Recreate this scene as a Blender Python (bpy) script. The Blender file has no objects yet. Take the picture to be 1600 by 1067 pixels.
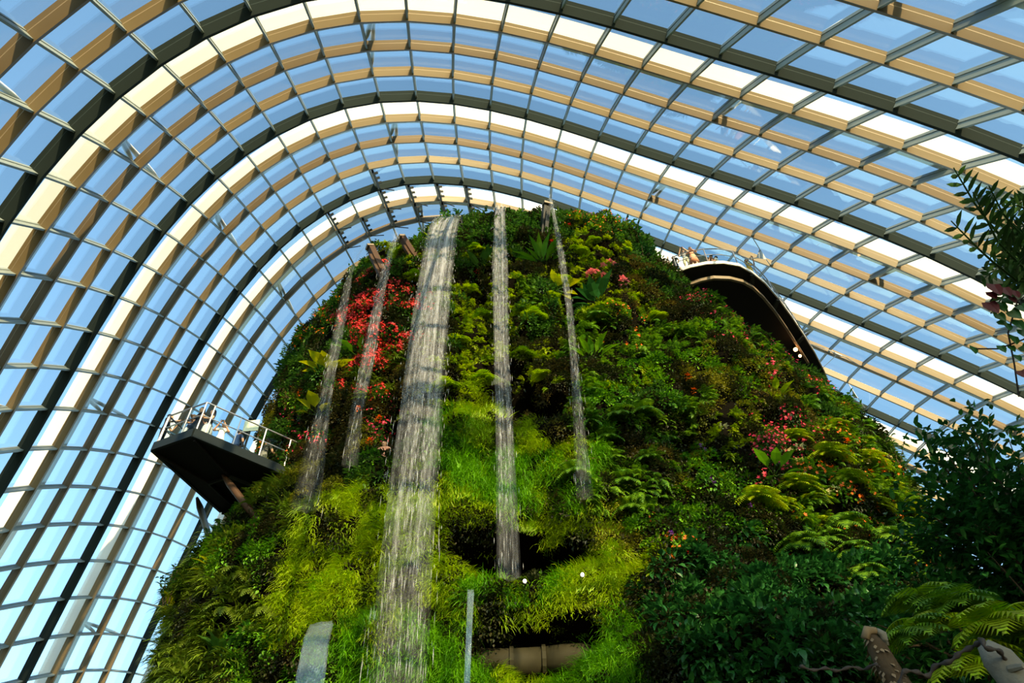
import bpy, bmesh, math, random
import numpy as np
from mathutils import Vector, Matrix, Euler
from mathutils.bvhtree import BVHTree

random.seed(7)
rng = np.random.default_rng(7)
SC = bpy.context.scene
COL = SC.collection

# ------------------------------------------------------------------ camera, sky, sun, exposure
TH, RO, FPX = 0.820899, 0.034587, 1100.0
FW = np.array([0, math.cos(TH), math.sin(TH)])
UP0 = np.array([0, -math.sin(TH), math.cos(TH)])
RT0 = np.array([1.0, 0, 0])
RT = math.cos(RO) * RT0 - math.sin(RO) * UP0
UP = math.sin(RO) * RT0 + math.cos(RO) * UP0
cd = bpy.data.cameras.new('camera')
cd.sensor_width = 36.0
cd.lens = 36.0 * FPX / 1600.0
cd.clip_start, cd.clip_end = 0.05, 2000
cam = bpy.data.objects.new('camera', cd)
COL.objects.link(cam)
cam.matrix_world = Matrix(((RT[0], UP[0], -FW[0], 0), (RT[1], UP[1], -FW[1], 0), (RT[2], UP[2], -FW[2], 0), (0, 0, 0, 1)))
SC.camera = cam

SUN_EL, SUN_AZ = math.radians(21), math.radians(21)      # azimuth: to the right of straight behind the camera
SUN = np.array([math.cos(SUN_EL) * math.sin(SUN_AZ), -math.cos(SUN_EL) * math.cos(SUN_AZ), math.sin(SUN_EL)])
w = bpy.data.worlds.new('sky'); SC.world = w; w.use_nodes = True
nt = w.node_tree; nt.nodes.clear()
sky = nt.nodes.new('ShaderNodeTexSky'); sky.sky_type = 'NISHITA'; sky.sun_disc = False
sky.sun_elevation = SUN_EL; sky.sun_rotation = math.pi - SUN_AZ
sky.altitude = 0; sky.air_density = 1.0; sky.dust_density = 1.0; sky.ozone_density = 0.6
bg = nt.nodes.new('ShaderNodeBackground'); bg.inputs[1].default_value = 0.385
gr = nt.nodes.new('ShaderNodeMix'); gr.data_type = 'RGBA'; gr.blend_type = 'MULTIPLY'; gr.inputs[0].default_value = 1
gr.inputs[7].default_value = (0.92, 1.09, 1.05, 1); nt.links.new(sky.outputs[0], gr.inputs[6])
wo = nt.nodes.new('ShaderNodeOutputWorld')
nt.links.new(gr.outputs[2], bg.inputs[0]); nt.links.new(bg.outputs[0], wo.inputs[0])
sl = bpy.data.lights.new('sun', 'SUN'); sl.energy = 13; sl.angle = math.radians(0.6); sl.color = (1.0, 0.71, 0.38)
so = bpy.data.objects.new('sun', sl); COL.objects.link(so)
so.rotation_euler = Vector(SUN.tolist()).to_track_quat('Z', 'Y').to_euler(); so.location = (SUN * 80).tolist()
SC.view_settings.view_transform = 'Standard'; SC.view_settings.look = 'None'
SC.view_settings.exposure = 0.0; SC.view_settings.gamma = 1.0
SC.view_settings.use_curve_mapping = False
SC.cycles.transparent_max_bounces = 24
SC.cycles.max_bounces = 6; SC.cycles.diffuse_bounces = 3; SC.cycles.glossy_bounces = 3
SC.cycles.transmission_bounces = 4
SC.cycles.caustics_reflective = False; SC.cycles.caustics_refractive = False

# ------------------------------------------------------------------ helpers
def ray(px, py):
    """direction of the photograph's pixel, length 1 along the optical axis"""
    return FW + RT * (px - 800) / FPX - UP * (py - 533.5) / FPX
def proj(P):
    P = np.asarray(P, float)
    z = np.maximum(P @ FW, 0.3)
    return np.stack([800 + FPX * (P @ RT) / z, 533.5 - FPX * (P @ UP) / z], -1)
def at_y(px, py, y):
    d = ray(px, py); return d * y / d[1]
def at_z(px, py, z):
    d = ray(px, py); return d * z / d[2]
def at_d(px, py, D):
    return ray(px, py) * D

def mesh(name, V, F, mat=None, mi=None, smooth=False):
    me = bpy.data.meshes.new(name)
    me.from_pydata([tuple(map(float, v)) for v in V], [], [tuple(int(i) for i in f) for f in F])
    mats = mat if isinstance(mat, (list, tuple)) else [mat]
    for m in mats:
        if m: me.materials.append(m)
    if mi is not None: me.polygons.foreach_set('material_index', np.asarray(mi, np.int32))
    if smooth: me.polygons.foreach_set('use_smooth', np.ones(len(me.polygons), bool))
    me.update()
    return me
def ob(name, me, parent=None, loc=None):
    o = bpy.data.objects.new(name, me); COL.objects.link(o)
    if parent is not None: o.parent = parent
    if loc is not None: o.location = loc
    return o
def tag(o, label=None, cat=None, group=None, kind=None):
    if label: o['label'] = label
    if cat: o['category'] = cat
    if group: o['group'] = group
    if kind: o['kind'] = kind
    return o
def empty(name, loc=(0, 0, 0), rz=0.0):
    o = bpy.data.objects.new(name, None); COL.objects.link(o)
    o.location = [float(v) for v in loc]; o.rotation_euler = (0, 0, rz); o.empty_display_size = 0.1
    return o
def copy_tree(o, parent=None):
    c = o.copy(); COL.objects.link(c)
    if parent is not None: c.parent = parent
    for ch in list(o.children): copy_tree(ch, c)
    return c

class MB:
    """collects faces of one part"""
    def __init__(s): s.V = []; s.F = []; s.M = []
    def add(s, V, F, m=0):
        b = len(s.V); s.V += [tuple(map(float, v)) for v in V]; s.F += [tuple(i + b for i in f) for f in F]; s.M += [m] * len(F)
        return s
    def box(s, c, X, Y, Z, m=0):
        c, X, Y, Z = (np.asarray(a, float) for a in (c, X, Y, Z))
        V = [c + a * X + b * Y + d * Z for a in (-1, 1) for b in (-1, 1) for d in (-1, 1)]
        return s.add(V, [(0, 1, 3, 2), (4, 6, 7, 5), (0, 4, 5, 1), (2, 3, 7, 6), (0, 2, 6, 4), (1, 5, 7, 3)], m)
    def bar(s, a, b, wd, hd, up=(0, 0, 1), m=0):
        a, b = np.asarray(a, float), np.asarray(b, float)
        t = (b - a); L = np.linalg.norm(t); t = t / L
        u = np.asarray(up, float); u = u - t * (u @ t)
        if np.linalg.norm(u) < 1e-4: u = np.array([1.0, 0, 0]) - t * t[0]
        u = u / np.linalg.norm(u); q = np.cross(t, u)
        return s.box((a + b) / 2, t * L / 2, q * wd / 2, u * hd / 2, m)
    def tube(s, P, r, n=8, m=0, cap=True):
        P = [np.asarray(p, float) for p in P]; R = r if isinstance(r, (list, tuple, np.ndarray)) else [r] * len(P)
        V = []; F = []; prev = None
        for k, p in enumerate(P):
            t = P[min(k + 1, len(P) - 1)] - P[max(k - 1, 0)]; t = t / (np.linalg.norm(t) + 1e-9)
            if prev is None: prev = np.array([0.0, 0, 1]) if abs(t[2]) < .9 else np.array([1.0, 0, 0])
            u = prev - t * (prev @ t); u = u / (np.linalg.norm(u) + 1e-9); prev = u; q = np.cross(t, u)
            for j in range(n):
                a = 2 * math.pi * j / n; V.append(p + R[k] * (math.cos(a) * u + math.sin(a) * q))
        for k in range(len(P) - 1):
            for j in range(n):
                F.append((k * n + j, k * n + (j + 1) % n, (k + 1) * n + (j + 1) % n, (k + 1) * n + j))
        if cap: F.append(tuple(range(n - 1, -1, -1))); F.append(tuple((len(P) - 1) * n + j for j in range(n)))
        return s.add(V, F, m)
    def ball(s, c, r, n=8, m=0, sq=(1, 1, 1)):
        V = []; F = []; c = np.asarray(c, float); h = n // 2 + 1
        for a in range(h + 1):
            for b in range(n):
                p = math.pi * a / h; q = 2 * math.pi * b / n
                V.append(c + r * np.array([math.sin(p) * math.cos(q) * sq[0], math.sin(p) * math.sin(q) * sq[1], math.cos(p) * sq[2]]))
        for a in range(h):
            for b in range(n): F.append((a * n + b, (a + 1) * n + b, (a + 1) * n + (b + 1) % n, a * n + (b + 1) % n))
        return s.add(V, F, m)
    def build(s, name, mat, parent=None, smooth=False, loc=None):
        return ob(name, mesh(name, s.V, s.F, mat, s.M if isinstance(mat, (list, tuple)) else None, smooth), parent, loc)

# ------------------------------------------------------------------ materials
def new_mat(name):
    m = bpy.data.materials.new(name); m.use_nodes = True; m.node_tree.nodes.clear(); return m, m.node_tree
def plain(name, col, rough=.5, metal=0.0, noise=.12, scale=3.0, emit=None, bump=0.0):
    m, t = new_mat(name); N, L = t.nodes, t.links
    p = N.new('ShaderNodeBsdfPrincipled'); o = N.new('ShaderNodeOutputMaterial')
    tc = N.new('ShaderNodeTexCoord'); nz = N.new('ShaderNodeTexNoise'); nz.inputs['Scale'].default_value = scale; nz.inputs['Detail'].default_value = 6
    mx = N.new('ShaderNodeMix'); mx.data_type = 'RGBA'
    a = [c * (1 - noise) for c in col]; b = [min(1, c * (1 + noise)) for c in col]
    mx.inputs[6].default_value = (*a, 1); mx.inputs[7].default_value = (*b, 1)
    L.new(tc.outputs['Object'], nz.inputs['Vector']); L.new(nz.outputs['Fac'], mx.inputs[0]); L.new(mx.outputs[2], p.inputs['Base Color'])
    p.inputs['Roughness'].default_value = rough; p.inputs['Metallic'].default_value = metal
    if emit:
        p.inputs['Emission Color'].default_value = (*emit[0], 1); p.inputs['Emission Strength'].default_value = emit[1]
    p.inputs['Specular IOR Level'].default_value = .5 if max(col) > .1 else (0.0 if max(col) < .006 else .12)
    if bump:
        bp = N.new('ShaderNodeBump'); bp.inputs['Strength'].default_value = bump; bp.inputs['Distance'].default_value = .05
        L.new(nz.outputs['Fac'], bp.inputs['Height']); L.new(bp.outputs[0], p.inputs['Normal'])
    L.new(p.outputs[0], o.inputs[0]); return m
def glass_mat(nm='dome_glass', k=.6, f0=.03):
    m, t = new_mat(nm); N, L = t.nodes, t.links
    tr = N.new('ShaderNodeBsdfTransparent'); tr.inputs[0].default_value = (.93, .975, .985, 1)
    gl = N.new('ShaderNodeBsdfGlossy'); gl.inputs['Roughness'].default_value = .015; gl.inputs[0].default_value = (.92, .97, 1, 1)
    geo = N.new('ShaderNodeNewGeometry'); dt = N.new('ShaderNodeVectorMath'); dt.operation = 'DOT_PRODUCT'
    L.new(geo.outputs['Normal'], dt.inputs[0]); L.new(geo.outputs['Incoming'], dt.inputs[1])
    def math_(op, a, b=None, cl=False):
        q = N.new('ShaderNodeMath'); q.operation = op; q.use_clamp = cl
        for k, v in enumerate((a, b)):
            if v is None: continue
            if isinstance(v, (int, float)): q.inputs[k].default_value = v
            else: L.new(v, q.inputs[k])
        return q.outputs[0]
    c = math_('SUBTRACT', 1.0, math_('ABSOLUTE', dt.outputs['Value']), True)      # Schlick reflectance of a clear pane
    f = math_('ADD', math_('MULTIPLY', math_('POWER', c, 5.0), k), f0, True)
    mx = N.new('ShaderNodeMixShader'); o = N.new('ShaderNodeOutputMaterial')
    L.new(f, mx.inputs[0]); L.new(tr.outputs[0], mx.inputs[1]); L.new(gl.outputs[0], mx.inputs[2]); L.new(mx.outputs[0], o.inputs[0])
    return m
def leaf_mat(name, c1, c2, trans=.35, rough=.5, spread=.5):
    """leaf: colour varies leaf by leaf (island) and plant by plant (object)"""
    m, t = new_mat(name); N, L = t.nodes, t.links
    geo = N.new('ShaderNodeNewGeometry'); oi = N.new('ShaderNodeObjectInfo')
    ad = N.new('ShaderNodeMath'); ad.operation = 'MULTIPLY_ADD'; ad.inputs[1].default_value = .5
    m2 = N.new('ShaderNodeMath'); m2.operation = 'MULTIPLY'; m2.inputs[1].default_value = .5
    L.new(oi.outputs['Random'], m2.inputs[0]); L.new(geo.outputs['Random Per Island'], ad.inputs[0]); L.new(m2.outputs[0], ad.inputs[2])
    cm = N.new('ShaderNodeMix'); cm.data_type = 'RGBA'; cm.inputs[6].default_value = (*c1, 1); cm.inputs[7].default_value = (*c2, 1)
    L.new(ad.outputs[0], cm.inputs[0])
    hs = N.new('ShaderNodeHueSaturation'); hs.inputs['Saturation'].default_value = 1.05
    mr = N.new('ShaderNodeMapRange'); mr.inputs[3].default_value = 1 - spread; mr.inputs[4].default_value = 1 + spread
    L.new(geo.outputs['Random Per Island'], mr.inputs[0]); L.new(mr.outputs[0], hs.inputs['Value']); L.new(cm.outputs[2], hs.inputs['Color'])
    p = N.new('ShaderNodeBsdfPrincipled'); p.inputs['Roughness'].default_value = rough
    p.inputs['Specular IOR Level'].default_value = .35
    tl = N.new('ShaderNodeBsdfTranslucent'); mx = N.new('ShaderNodeMixShader'); mx.inputs[0].default_value = trans
    o = N.new('ShaderNodeOutputMaterial')
    L.new(hs.outputs[0], p.inputs['Base Color']); L.new(hs.outputs[0], tl.inputs[0])
    L.new(p.outputs[0], mx.inputs[1]); L.new(tl.outputs[0], mx.inputs[2]); L.new(mx.outputs[0], o.inputs[0]); return m
def water_mat(name, dens, stretch=14.0, clear=.25, col=(.62, .64, .70)):
    """falling water: clear film broken by white vertical strands"""
    m, t = new_mat(name); N, L = t.nodes, t.links
    uv = N.new('ShaderNodeUVMap'); mp = N.new('ShaderNodeMapping'); mp.inputs['Scale'].default_value = (stretch, 1.6, 1)
    nz = N.new('ShaderNodeTexNoise'); nz.inputs['Scale'].default_value = 2.2; nz.inputs['Detail'].default_value = 5; nz.inputs['Roughness'].default_value = .65
    mp2 = N.new('ShaderNodeMapping'); mp2.inputs['Scale'].default_value = (stretch * .25, .12, 1)
    nz2 = N.new('ShaderNodeTexNoise'); nz2.inputs['Scale'].default_value = 2.0; nz2.inputs['Detail'].default_value = 2
    for a, b in ((mp, nz), (mp2, nz2)):
        L.new(uv.outputs[0], a.inputs[0]); L.new(a.outputs[0], b.inputs['Vector'])
    ad = N.new('ShaderNodeMath'); ad.operation = 'ADD'; L.new(nz.outputs['Fac'], ad.inputs[0]); L.new(nz2.outputs['Fac'], ad.inputs[1])
    mr = N.new('ShaderNodeMapRange'); mr.inputs[1].default_value = .92; mr.inputs[2].default_value = 1.3; mr.inputs[3].default_value = clear * .3; mr.inputs[4].default_value = dens
    L.new(ad.outputs[0], mr.inputs[0])
    at = N.new('ShaderNodeAttribute'); at.attribute_name = 'thick'
    mu = N.new('ShaderNodeMath'); mu.operation = 'MULTIPLY'; mu.use_clamp = True
    L.new(mr.outputs[0], mu.inputs[0]); L.new(at.outputs['Fac'], mu.inputs[1])
    tr = N.new('ShaderNodeBsdfTransparent')
    p = N.new('ShaderNodeBsdfPrincipled'); p.inputs['Base Color'].default_value = (*col, 1); p.inputs['Roughness'].default_value = .3
    tl = N.new('ShaderNodeBsdfTranslucent'); tl.inputs[0].default_value = (*col, 1)
    m1 = N.new('ShaderNodeMixShader'); m1.inputs[0].default_value = .4
    L.new(p.outputs[0], m1.inputs[1]); L.new(tl.outputs[0], m1.inputs[2])
    mx = N.new('ShaderNodeMixShader'); o = N.new('ShaderNodeOutputMaterial')
    L.new(mu.outputs[0], mx.inputs[0]); L.new(tr.outputs[0], mx.inputs[1]); L.new(m1.outputs[0], mx.inputs[2]); L.new(mx.outputs[0], o.inputs[0])
    return m

M = dict(
    rib=plain('beige_grey_steel', (.165, .115, .055), .42, noise=.05, scale=.6),
    shadedrib=plain('shade_painted_steel', (.016, .024, .023), .85, noise=.08, scale=.6),  # rib steel with the outer arch's cast shadow put into its colour
    purlin=plain('grey_steel', (.20, .235, .225), .45, noise=.06, scale=.6),
    cream=plain('cream_paint', (.66, .69, .74), .5, noise=.04, scale=.25),
    vent=plain('black_steel', (.02, .022, .022), .4, noise=.1),
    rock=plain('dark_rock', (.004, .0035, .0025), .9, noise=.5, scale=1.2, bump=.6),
    ground=plain('ground_soil', (.05, .05, .03), .9, noise=.4, scale=.3),
    deck=plain('black_deck_panel', (.006, .006, .007), .6, noise=.2, scale=.8),
    edge=plain('dark_grey_fascia', (.014, .019, .02), .35, .3, noise=.1),
    steel=plain('brushed_steel', (.35, .35, .36), .35, .9, noise=.05),
    pale=plain('pale_deck_edge', (.75, .68, .58), .3, .3, noise=.06),
    tanbeam=plain('tan_beam', (.16, .12, .075), .5, noise=.1),
    rust=plain('rust_brown_steel', (.055, .03, .018), .5, noise=.25, scale=5),
    pipe=plain('olive_grey_pipe', (.022, .02, .010), .7, noise=.3, scale=4),
    trunk=plain('bark', (.05, .035, .022), .9, noise=.4, scale=6, bump=.6),
    log=plain('weathered_grey_log', (.11, .105, .09), .8, noise=.45, scale=5, bump=.7),
    vine=plain('dark_vine_bark', (.035, .03, .03), .8, noise=.4, scale=8, bump=.5),
    lamp=plain('lamp_glow', (1, .9, .7), .5, emit=((1, .85, .62), 22)),
    lampw=plain('warm_lamp_glow', (1, .6, .3), .5, emit=((1, .45, .16), 26)),
    black=plain('black_plastic', (.02, .02, .02), .4),
    glass=glass_mat(),
)
GL = M['glass']; GL2 = glass_mat('railing_glass', .1, .006)

# ------------------------------------------------------------------ dome: one smooth shell of glass panels
CN = np.array([0.03,18.70,-42.71,17.18,6.53,-33.47,24.52,-2.48,-23.49,23.31,-8.80,-13.56,16.15,-13.01,-6.14,5.07,-14.66,-4.17,-7.31,-12.95,-8.07,-17.59,-7.93,-16.78,-24.09,-0.03,-28.89,-27.35,9.97,-43.70,8.36,28.64,-30.13,17.58,17.29,-23.11,23.11,7.54,-13.98,22.71,-0.12,-2.54,14.00,-5.68,5.94,0.12,-8.75,7.00,-11.61,-4.21,0.81,-17.90,4.05,-8.01,-24.72,8.62,-18.29,-34.08,8.17,-30.42,19.31,35.55,-19.13,21.29,24.51,-11.86,22.76,14.45,-2.33,22.86,5.75,9.24,10.15,2.11,16.83,-4.52,-1.37,17.55,-14.33,3.79,11.16,-18.64,14.62,3.03,-27.79,15.50,-8.44,-35.22,13.58,-19.61,31.62,39.96,-8.97,29.25,27.80,-0.20,25.21,18.50,10.06,21.17,12.43,19.83,6.85,11.90,28.82,-5.67,6.72,27.21,-16.46,11.40,22.77,-23.16,21.53,13.64,-30.36,22.56,-0.41,-31.40,25.41,-10.67,43.33,43.26,1.45,38.42,31.16,10.93,30.93,23.83,20.51,18.33,22.86,28.13,6.25,23.40,38.46,-6.85,15.46,35.35,-17.67,23.00,32.65,-23.03,30.41,21.83,-26.44,34.68,7.70,-26.74,39.65,-3.29,52.82,47.50,12.03,43.09,39.94,18.96,31.22,36.79,25.74,18.35,35.97,34.57,7.65,34.88,43.31,-6.52,27.95,43.28,-17.60,35.98,38.45,-22.59,42.67,28.06,-27.40,46.40,13.99,-25.22,51.82,1.91,57.83,54.73,21.19,44.69,51.91,24.39,32.67,50.20,28.89,22.30,49.30,35.75,9.95,46.50,42.69,-4.67,42.97,44.32,-14.82,48.46,38.32,-18.80,56.72,27.57,-23.31,60.52,15.62,-24.81,63.14,3.71,57.28,65.66,28.05,45.64,66.04,28.33,34.89,64.69,30.62,23.94,62.31,34.07,12.02,59.80,37.02,1.04,59.10,37.12,-7.00,61.80,32.82,-12.39,67.28,24.59,-17.38,72.48,13.93,-23.74,75.44,1.50]).reshape(8, 10, 3)
I0, I1, J0, J1 = -10, 18, -28, 23
def _bs(t, n):
    t = np.asarray(t, float) * (n - 3); B = np.zeros(t.shape + (n,))
    for k in range(n):
        x = t - (k - 3)
        B[..., k] = np.where((x >= 0) & (x < 1), x**3 / 6, np.where((x >= 1) & (x < 2), (-3 * (x - 1)**3 + 3 * (x - 1)**2 + 3 * (x - 1) + 1) / 6,
                    np.where((x >= 2) & (x < 3), (3 * (x - 2)**3 - 6 * (x - 2)**2 + 4) / 6, np.where((x >= 3) & (x <= 4), (4 - x)**3 / 6, 0))))
    return B
def shell(i, j):
    i = np.atleast_1d(np.asarray(i, float)); j = np.atleast_1d(np.asarray(j, float))
    return np.einsum('nk,nl,klc->nc', _bs((i - I0) / (I1 - I0), 8), _bs((j - J0) / (J1 - J0), 10), CN)
def frame(i, j):
    e = .05
    P = shell(i, j); a = shell(np.minimum(np.asarray(i) + e, I1 - 1e-6), j) - shell(np.asarray(i) - e, j) if np.min(i) - e >= I0 else shell(np.asarray(i) + e, j) - P
    b = shell(i, np.asarray(j) + e) - shell(i, np.asarray(j) - e)
    n = np.cross(a, b); n /= np.linalg.norm(n, axis=1)[:, None]
    c = np.array([2.0, 22.0, 8.0]); n *= np.sign(((P - c) * n).sum(1))[:, None]
    return P, n, a / np.linalg.norm(a, axis=1)[:, None], b / np.linalg.norm(b, axis=1)[:, None]
RI = list(range(-9, 17)); RJ = list(range(-26, 23))
GI, GJ = np.meshgrid(RI, RJ, indexing='ij')
_P, _N, _A, _B = frame(GI.ravel().astype(float), GJ.ravel().astype(float))
NP_ = {}; NN = {}; NA = {}; NB = {}
for k, (i, j) in enumerate(zip(GI.ravel(), GJ.ravel())):
    NP_[i, j] = _P[k]; NN[i, j] = _N[k]; NA[i, j] = _A[k]; NB[i, j] = _B[k]

dome = tag(empty('wall_dome'), 'huge curved glass and steel dome shell arching over the planted mountain', kind='structure')
def sweep(P, Nn, prof, side):
    """prof: list of (s,n) around; straight bars between nodes"""
    V = []; F = []; n = len(prof)
    for k in range(len(P)):
        S = side[k]
        for (s, h) in prof: V.append(P[k] + S * s + Nn[k] * h)
    for k in range(len(P) - 1):
        for q in range(n): F.append((k * n + q, k * n + (q + 1) % n, (k + 1) * n + (q + 1) % n, (k + 1) * n + q))
    F.append(tuple(range(n - 1, -1, -1))); F.append(tuple((len(P) - 1) * n + q for q in range(n)))
    return V, F
def tprof(w1, h1, w2, h2, top=.02):
    c = max(0, w2 - w1) * .6
    return [(-w1 / 2, top), (-w1 / 2, -h1), (-w2 / 2, -h1 - c), (-w2 / 2, -h2), (w2 / 2, -h2), (w2 / 2, -h1 - c), (w1 / 2, -h1), (w1 / 2, top)]
for i in RI:
    js = RJ
    P = [NP_[i, j] for j in js]; Nn = [NN[i, j] for j in js]
    S = [np.cross(NB[i, j], NN[i, j]) for j in js]
    dark = (i % 4 == 0)  # every fourth rib carries painted-in shade of an outer arch
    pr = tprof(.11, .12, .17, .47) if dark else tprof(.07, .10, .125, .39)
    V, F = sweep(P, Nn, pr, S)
    o = ob('arch_rib', mesh('arch_rib', V, F, M['shadedrib'] if dark else M['rib']), dome)
    if dark: o['label'] = 'arch rib with shade of an outer arch painted dark into it'
for j in RJ:
    P = [NP_[i, j] for i in RI]; Nn = [NN[i, j] for i in RI]
    S = [np.cross(NA[i, j], NN[i, j]) for i in RI]
    V, F = sweep(P, Nn, tprof(.11, .10, .07, .34), S)
    ob('purlin', mesh('purlin', V, F, M['purlin']), dome)
# panes
cells = []
for i in RI[:-1]:
    for j in RJ[:-1]:
        q = np.array([NP_[i, j], NP_[i + 1, j], NP_[i + 1, j + 1], NP_[i, j + 1]])
        c = q.mean(0); s = proj(q)
        infr = ((s[:, 0] > -60) & (s[:, 0] < 1660) & (s[:, 1] > -60) & (s[:, 1] < 1127)).any() and (q @ FW).min() > 1
        cs = s.mean(0)
        behind = (430 + (700 - cs[1]) * .42 < cs[0] < 1080 + (cs[1] - 400) * .85) and cs[1] > 330
        x, y = s[:, 0], s[:, 1]
        area = abs(sum(x[k] * y[(k + 1) % 4] - x[(k + 1) % 4] * y[k] for k in range(4))) / 2
        cells.append((area if infr and not behind else 0, i, j, q, c))
cells.sort(key=lambda t: -t[0])
rest = MB()
for k, (ar, i, j, q, c) in enumerate(cells):
    n = np.cross(q[2] - q[0], q[3] - q[1]); n /= np.linalg.norm(n); n *= np.sign(n @ NN[i, j])
    q2 = c + (q - c) * .975
    V = [v + n * .01 for v in q2] + [v + n * .04 for v in q2]
    F = [(0, 1, 2, 3), (7, 6, 5, 4), (0, 4, 5, 1), (1, 5, 6, 2), (2, 6, 7, 3), (3, 7, 4, 0)]
    if k < 300: ob('pane', mesh('pane', V, F, GL), dome)
    else: rest.add(V, F)
rp = rest.build('panes_beyond', GL, dome); rp['kind'] = 'stuff'
# opening vents under the crown: black actuator beams along the purlins
for (i, j) in ((7, 2), (8, 2), (9, 3), (9, 2), (8, 1), (9, 1), (8, 0), (9, 0), (8, -1), (9, -1), (8, 4), (9, 4)):
    b = MB(); n = NN[i, j]
    s = NB[i, j] * .16
    a0, a1 = NP_[i, j] * .9 + NP_[i + 1, j] * .1 - n * .3 - s, NP_[i, j] * .1 + NP_[i + 1, j] * .9 - n * .3 - s
    b.bar(a0, a1, .12, .42, n)
    for f in (.2, .5, .8):
        p = a0 * (1 - f) + a1 * f; b.bar(p - n * .05, p - n * .05 - s * 1.6, .08, .12, n)
    p = a1 - n * .2; b.tube([p, p - s * 5 - n * .35], .03, 6)
    b.build('vent_beam', M['vent'], dome)

# outer cream arches standing outside the glass
def outer_arch(i0, h, wd, dp, label, nsp):
    e = empty('outer_arch', shell([i0], [0.])[0])
    js = np.linspace(-26, 22, 150); P, Nn, A, B = frame(np.full_like(js, i0), js)
    P = P + Nn * h; S = np.cross(B, Nn)
    S = np.where((S[:, 1:2] > 0), -S, S)
    pr = [(-wd / 2, dp / 2), (-wd / 2, -dp / 2), (wd / 2, -dp / 2), (wd / 2, dp / 2)]
    V, F = sweep(P, Nn, pr, S); V = np.array(V) - np.array(e.location)
    ob('box_beam', mesh('box_beam', V, F, M['cream']), e)
    for j in (-25, -19, -13, -7, 1, 7, 13, 19):
        top = shell([i0], [j - .3])[0] + frame([i0], [float(j)])[1][0] * (h - dp * .3)
        for ii in (int(math.floor(i0)) + 1, int(math.floor(i0)) + 2):
            if (ii, j) not in NP_: continue
            b = MB(); q = NP_[ii, j] + NN[ii, j] * .05; mid = (top + q) / 2; L0 = np.array(e.location)
            b.tube([top - L0, top * .85 + q * .15 - L0, mid - L0, top * .15 + q * .85 - L0, q - L0], [.04, .085, .11, .085, .03], 8)
            b.build('strut', M['cream'], e, smooth=True)
    return tag(e, label, 'arch')
AR = [(-6.62, 'cream outer arch behind and above the viewer, out of the top of the frame'),
      (-2.62, 'cream outer arch beyond the glass, uppermost and nearest, cutting the right and left top corners'),
      (1.38, 'cream outer arch beyond the glass, first below the frame top at its middle'),
      (5.38, 'cream outer arch beyond the glass, second below the frame top at its middle'),
      (9.38, 'cream outer arch beyond the glass, passing just behind the waterfall spouts'),
      (13.38, 'cream outer arch beyond the glass, farthest, low behind the summit plants')]
for i0, lb in AR: outer_arch(i0, .55, .95, .72, lb, 6)

# ground
g = MB(); g.box((0, 20, -2.2), (70, 0, 0), (0, 70, 0), (0, 0, .5)); g = g.build('floor', M['ground']); g['kind'] = 'structure'

# ------------------------------------------------------------------ the planted mountain
ZK = [-2, 3, 7, 10, 13, 16, 19, 22, 25, 27.5, 29.5, 31, 31.6]
XL = [-10.53, -11.16, -11.73, -12.19, -11.65, -10.35, -10.75, -10.75, -9.95, -8.5, -6.46, -5.35, -3.5]
XR = [13.46, 14.16, 14.74, 15.06, 15.37, 14.84, 14.18, 12.2, 9.6, 8.91, 8.09, 7.0, 5.5]
XL = [v + .45 for v in XL]; XR = [v - .5 for v in XR]
from mathutils import noise as mnoise
def fbm(p, s, o=4):
    return mnoise.fractal(Vector((p[0] * s, p[1] * s, p[2] * s)), 1.0, 2.0, o, noise_basis='PERLIN_ORIGINAL')
# cave mouths: (photo centre, half size, depth m)
CAVES = [(815, 872, 134, 42, 3.2), (845, 1026, 108, 56, 3.4), (612, 676, 34, 34, 2.2), (790, 625, 60, 34, 1.3), (858, 648, 44, 26, 1.8),
         (906, 470, 36, 24, 1.2), (745, 455, 26, 40, .9), (505, 900, 20, 20, 1.0), (575, 915, 26, 18, 1.2), (800, 580, 40, 10, .8),
         (1200, 985, 50, 40, 1.0), (1190, 880, 60, 30, 1.0), (1060, 700, 40, 24, .9), (860, 390, 30, 20, .8)]
def ryf(z): return float(np.interp(z, [-2, 5, 12, 20, 27, 29, 30.3, 31.2, 31.6], [8.4, 8, 7.3, 6.7, 6.4, 6.0, 5.2, 3, 1]))
NZ, NTt = 230, 360
zz = np.linspace(-2, 31.6, NZ); ZTOP = 31.6
V = []
for z in zz:
    L_, R_ = np.interp(z, ZK, XL), np.interp(z, ZK, XR); cx, rx, ry = (L_ + R_) / 2, (R_ - L_) / 2, ryf(z)
    for k in range(NTt):
        t = 2 * math.pi * k / NTt; c, s = math.cos(t), math.sin(t)
        V.append((cx + rx * np.sign(c) * abs(c)**.75, 25 - ry * np.sign(-s) * abs(s)**.75, z, cx, 25))
V = np.array(V)
d = V[:, :2] - V[:, 3:5]; d = d / (np.linalg.norm(d, axis=1)[:, None] + 1e-6)
P3 = V[:, :3].copy()
px = proj(P3)
def sm(x, a, b):
    t = np.clip((x - a) / (b - a), 0, 1); return t * t * (3 - 2 * t)
disp = np.array([fbm(p, .28) * .5 + fbm(p, .85, 3) * .55 for p in P3])
bulge = 4.2 * (1 - sm(P3[:, 2], 3, 12)) * sm(P3[:, 0], -1, 5) * (1 - sm(P3[:, 0], 10.5, 14)) * (P3[:, 1] < 25)
disp = disp * (1 - .7 * sm(P3[:, 2], 27, 31)) + bulge
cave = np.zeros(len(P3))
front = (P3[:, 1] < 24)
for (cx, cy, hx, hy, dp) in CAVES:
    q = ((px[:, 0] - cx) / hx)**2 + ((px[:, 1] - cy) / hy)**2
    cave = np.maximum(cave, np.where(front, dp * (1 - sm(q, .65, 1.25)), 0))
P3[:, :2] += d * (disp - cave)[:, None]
F = []
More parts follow.
